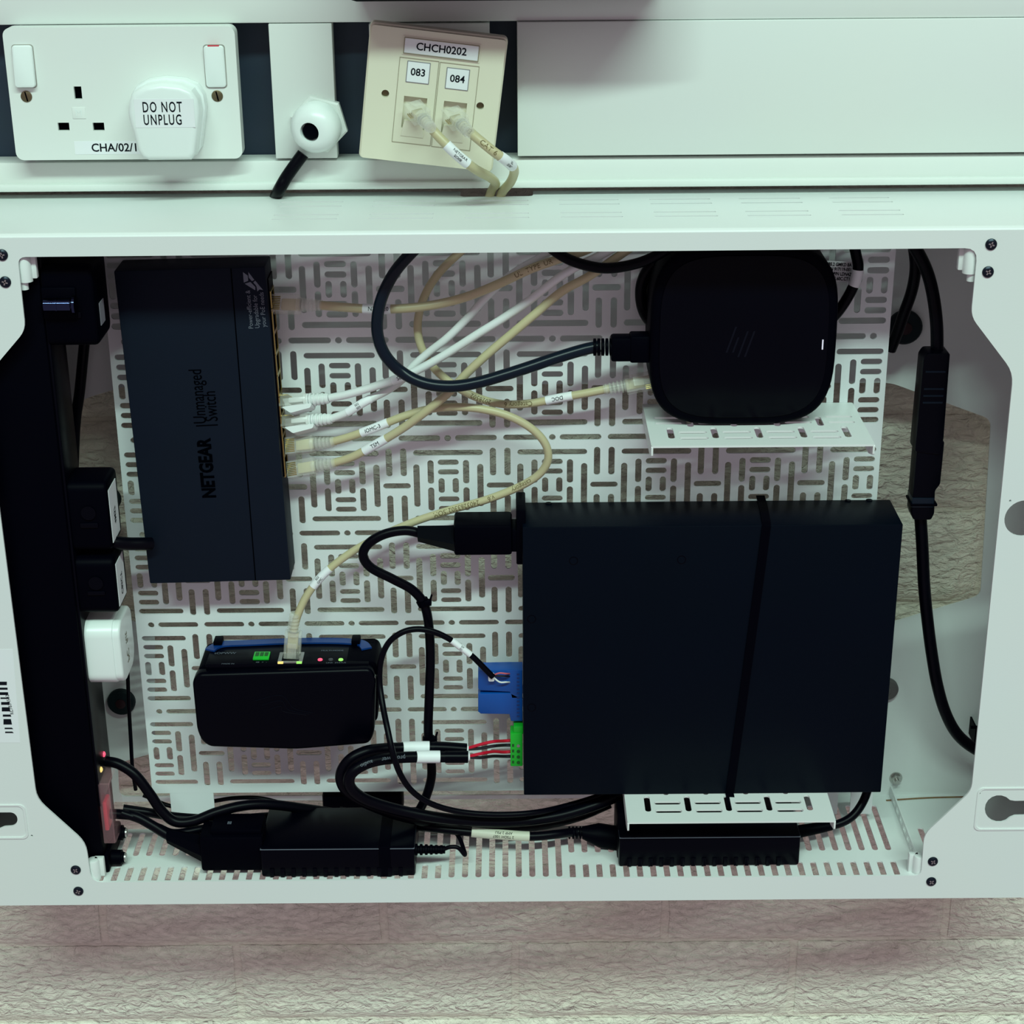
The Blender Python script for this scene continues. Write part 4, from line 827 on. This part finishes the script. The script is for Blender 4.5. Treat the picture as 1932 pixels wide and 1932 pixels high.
# ================================================================== power bricks and floor cords
def brick_psu(l, r, yb, yt, db_, label, clip):
    df_ = (lambda p: p.y + 1.21)(UZ((l + r) / 2, yb, ZFLOOR)); a, b = UZ(l, yb, ZFLOOR), UZ(r, yb, ZFLOOR)
    z1 = U((l + r) / 2, yt, df_).z
    t = thing('power_brick', label, 'power supply', V(((a.x + b.x) / 2, Y((df_ + db_) / 2), ZFLOOR)))
    part(t, 'case', box(a.x, b.x, Y(df_), Y(db_), ZFLOOR + .0003, z1, .0018), BLKG)
    part(t, 'seam', box(a.x + .0002, b.x - .0002, Y(df_) - .0002, Y(db_) + .0002, z1 - .0016, z1 - .0012), PRINTW)
    n = int((b.x - a.x - .01) / .0075)
    for i in range(n): part(t, 'grip_rib', box(a.x + .006 + i * .0075, a.x + .009 + i * .0075, Y(df_) - .0007, Y(df_) + .001, ZFLOOR + .0008, ZFLOOR + .0075, .0003), BLKG)
    for px in clip:
        x = UZ(px, yt, z1).x; part(t, 'velcro_band', box(x - .004, x + .004, Y(df_) - .0006, Y(db_) + .0006, ZFLOOR + .0001, z1 + .0007, .0006), BLK)
    return df_, z1, a.x, b.x
df1, zp1, xa1, xb1 = brick_psu(494, 784, 1655, 1599, 1.118, 'black power brick on the slotted floor joined to a thick mains connector', (725,))
df2, zp2, xa2, xb2 = brick_psu(1167, 1508, 1635, 1577, 1.126, 'black power brick on the slotted floor underneath the lower shelf', ())
part(bpy.data.objects['power_brick.001'], 'end_block', box(U(1163, 1540, 1.1).x, U(1200, 1540, 1.1).x, Y(1.085), Y(1.126), ZFLOOR + .0003, zp2 + .012, .001), BLK)
FC = 'black floor cords'
# mains connector into the left brick
t, c = cable('mains_lead', 'black mains lead from the power strip into the left power brick', [(395, 1598, 1.082), (350, 1588, 1.080), (318, 1576, 1.080), (285, 1556, 1.082), (255, 1540, 1.084), (225, 1536, 1.086), (200, 1535, 1.086)], .0036, CORD)
ya = UZ(440, 1628, ZFLOOR)
part(t, 'connector', box(U(378, 1600, 1.07).x, xa1 + .002, Y(1.067), Y(1.090), ZFLOOR + .004, U(440, 1568, 1.075).z, .002), BLK)
part(t, 'connector_cap', box(U(398, 1600, 1.07).x, xa1 + .001, Y(1.071), Y(1.093), U(440, 1572, 1.075).z, U(440, 1566, 1.075).z + .0025, .001), BLK)
part(t, 'boot', rings([(U(384, 1600, 1.078), V((0, 1, 0)), V((0, 0, 1)), .0100), (U(316, 1577, 1.080), V((0, 1, 0)), V((0, 0, 1)), .0052)], 8), BLK)
for i in range(3): part(t, 'mark', xf(box(-.0012 + i * .001, -.0006 + i * .001, -.0015, .0015, 0, .0003), frame(V((U(434, 1568, 1.08).x, Y(1.08), U(440, 1566, 1.075).z + .0026)), (1, 0, 0), (0, 1, 0))), PRINTW)
for lbl, pts, r in (
    ('black cord curving from the power strip lights over the left floor', [(200, 1436, 1.098), (225, 1442, 1.096), (255, 1462, 1.093), (283, 1498, 1.090), (305, 1530, 1.088), (330, 1550, 1.087), (365, 1549, 1.088), (410, 1532, 1.092), (460, 1520, 1.098), (510, 1518, 1.105), (570, 1525, 1.115), (640, 1535, 1.125)], .0037),
    ('straight black cord from the switch cover along the left floor', [(232, 1526, 1.092), (280, 1533, 1.094), (330, 1541, 1.098), (390, 1545, 1.104), (450, 1545, 1.110), (520, 1540, 1.120), (600, 1540, 1.126)], .0033),
    ('black cord dipping under the connector on the left floor', [(230, 1534, 1.084), (262, 1545, 1.083), (300, 1562, 1.082), (330, 1572, 1.083), (380, 1564, 1.090), (430, 1556, 1.098), (500, 1548, 1.110)], .0030),
    ('thin black cord arching behind the plate foot tab', [(270, 1500, 1.150), (330, 1522, 1.150), (400, 1512, 1.148), (440, 1506, 1.146), (490, 1506, 1.144), (540, 1518, 1.140), (600, 1535, 1.135)], .0016),
    ('black cord running flat behind the left power brick', [(640, 1530, 1.122), (720, 1545, 1.122), (800, 1560, 1.120), (880, 1565, 1.118), (960, 1562, 1.118), (1040, 1550, 1.122), (1110, 1530, 1.128)], .0034),
    ('bowed black cord crossing to the end of the right power brick', [(800, 1545, 1.108), (880, 1552, 1.114), (960, 1552, 1.116), (1030, 1545, 1.117), (1090, 1528, 1.114), (1140, 1510, 1.120), (1180, 1490, 1.124)], .0037)):
    cable('floor_cord', lbl, pts, r, CORD)
cable('mains_lead', 'black mains lead with a wrapped cream label feeding the right power brick', [(760, 1552, 1.106), (820, 1562, 1.090), (890, 1570, 1.0875), (950, 1575, 1.087), (1005, 1578, 1.087), (1050, 1574, 1.091), (1085, 1570, 1.099), (1120, 1572, 1.100), (1165, 1585, 1.102)], .0033, CORD, [((893, 1570), (1000, 1578), '2 TSOH 1007\nAMP 2 PSU', 'old')])
t = bpy.data.objects['mains_lead.001']
part(t, 'strain_relief', join(*[lathe(U(1072 + i * 7, 1571, 1.099), (1, 0, 0), [(0, .0030), (.0003, .0046), (.0014, .0046), (.0016, .0030)], 12) for i in range(4)]), BLK)
part(t, 'connector', rings([(U(1098, 1571, 1.099), V((0, 1, 0)), V((0, 0, 1)), .0044), (U(1130, 1576, 1.1), V((0, 1, 0)), V((0, 0, 1)), .0088), (U(1170, 1583, 1.102), V((0, 1, 0)), V((0, 0, 1)), .0092)], 12), BLK)
# output leads
yo = 1603; o1 = U(788, 1603, 1.072)
t, c = cable('output_lead', 'thin black output lead with ribbed relief at the left power brick', [(835, 1603, 1.0715), (850, 1598, 1.071), (865, 1600, 1.071), (877, 1613, 1.0715), (874, 1600, 1.078), (866, 1580, 1.086), (852, 1566, 1.094), (820, 1558, 1.102)], .0015, CORD)
part(t, 'strain_relief', join(*[lathe(U(782 + i * 9.5, 1603, 1.072), (1, 0, 0), [(0, .0026), (.0004, .0042 - i * .0002), (.0020, .0042 - i * .0002), (.0024, .0026)], 14) for i in range(6)] + [cyl(U(780, 1603, 1.072), U(840, 1603, 1.072), .0028)]), BLK)
cable('output_lead', 'black output lead curving up from the right power brick behind the amplifier', [(1500, 1568, 1.100), (1540, 1562, 1.101), (1580, 1555, 1.103), (1608, 1540, 1.107), (1627, 1515, 1.112), (1638, 1485, 1.116), (1640, 1450, 1.122)], .0031, CORD)
t = bpy.data.objects['output_lead.001']; part(t, 'strain_relief', tube([U(1500, 1570, 1.0995), U(1545, 1562, 1.1), U(1568, 1558, 1.102)], .0048, 12, lambda s: 1 - .3 * s), BLK)
# dark block behind the left brick
single('dark_adapter', join(boxpx(608, 1498, 760, 1540, 1.142, 1.160, .003), cyl(U(690, 1495, 1.142), U(690, 1495, 1.150), .004)), BLK, 'small black adapter lying behind the left power brick under the plate', 'adapter')

# ================================================================== inline joiner on the right
cable('black_cord', 'thick black cord dropping from the lid into the inline joiner', [(1700, 430, 1.120), (1728, 470, 1.120), (1748, 510, 1.120), (1760, 555, 1.120), (1767, 610, 1.120), (1768, 665, 1.120)], .0042, CORD)
cable('black_cord', 'black cord slipping behind the right edge of the perforated plate', [(1716, 430, 1.13), (1725, 475, 1.132), (1727, 510, 1.134), (1720, 550, 1.138), (1706, 590, 1.142), (1694, 625, 1.146), (1680, 660, 1.150)], .0038, CORD)
j0, j1 = U(1766, 660, 1.118), U(1736, 974, 1.118)
ex = (j1 - j0); jm = frame(j0, ex, V((1, 0, 0))); L = ex.length
ij = thing('inline_joiner', 'long black inline cable joiner hanging on the right side', 'cable joiner', j1)
part(ij, 'upper_half', xf(prism(roundpoly([(0, -.0070), (.004, -.0095), (L * .58, -.0095), (L * .60, .0075), (L * .50, .0088), (0, .0075)], .0015), -.008, .008, .001), jm), BLKG)
part(ij, 'lower_half', xf(prism(roundpoly([(L * .50, -.0082), (L * .96, -.0078), (L, -.0060), (L, .0060), (L * .96, .0078), (L * .82, .0068), (L * .78, .0098), (L * .52, .0098)], .0015), -.007, .007, .001), jm), BLKG)
for s in (.10, .20, .24, .28): part(ij, 'grip_line', xf(box(L * s, L * s + .0012, -.0075, .0055, -.0085, .0085), jm), SWITCH)
part(ij, 'latch_band', xf(box(L * .86, L * .92, -.0082, .0066, -.0078, .0078, .0006), jm), CORDN)
part(ij, 'tie', xf(box(L * .895, L * .91, -.0090, .0088, -.0083, .0083, .0004), jm), BLK)
cable('black_cord', 'thick black cord sweeping from the joiner to the lower right wing', [(1736, 965, 1.120), (1740, 1030, 1.121), (1744, 1110, 1.122), (1751, 1180, 1.123), (1759, 1240, 1.124), (1769, 1295, 1.125), (1784, 1345, 1.126), (1806, 1385, 1.127), (1838, 1412, 1.128), (1880, 1430, 1.13), (1930, 1440, 1.13)], .0042, CORD)
cc = U(1842, 1378, 1.150)
single('cable_clip', join(box(cc.x - .0006, cc.x + .0006, cc.y, cc.y + .017, cc.z - .012, cc.z + .002), cyl(cc + V((-.004, .002, .0015)), cc + V((.003, .002, .0015)), .0012, n=10)), BLK, 'small black wire clip on the back panel by the right wing', 'clip')

# ================================================================== device overhead
DV = 1.090
oz = U(966, 3, DV).z; x0, x1 = U(652, 5, DV).x, U(1268, 5, DV).x
ov = thing('display_bracket', 'dark underside of a black device fixed above the trunking', 'device', V(((x0 + x1) / 2, Y(1.16), oz)))
part(ov, 'housing', box(x0, x1, Y(DV), Y(1.1535), oz, oz + .16, .006, 3), BLK)
part(ov, 'front_panel', box(x0 + .006, x1 - .006, Y(DV) - .0012, Y(DV) + .002, oz + .01, oz + .15, .001), BLKG)
part(ov, 'wall_arm', box(x0 + .05, x1 - .05, Y(1.153), Y(1.2085), zl[0] + .004, oz + .14, .002), BLK)
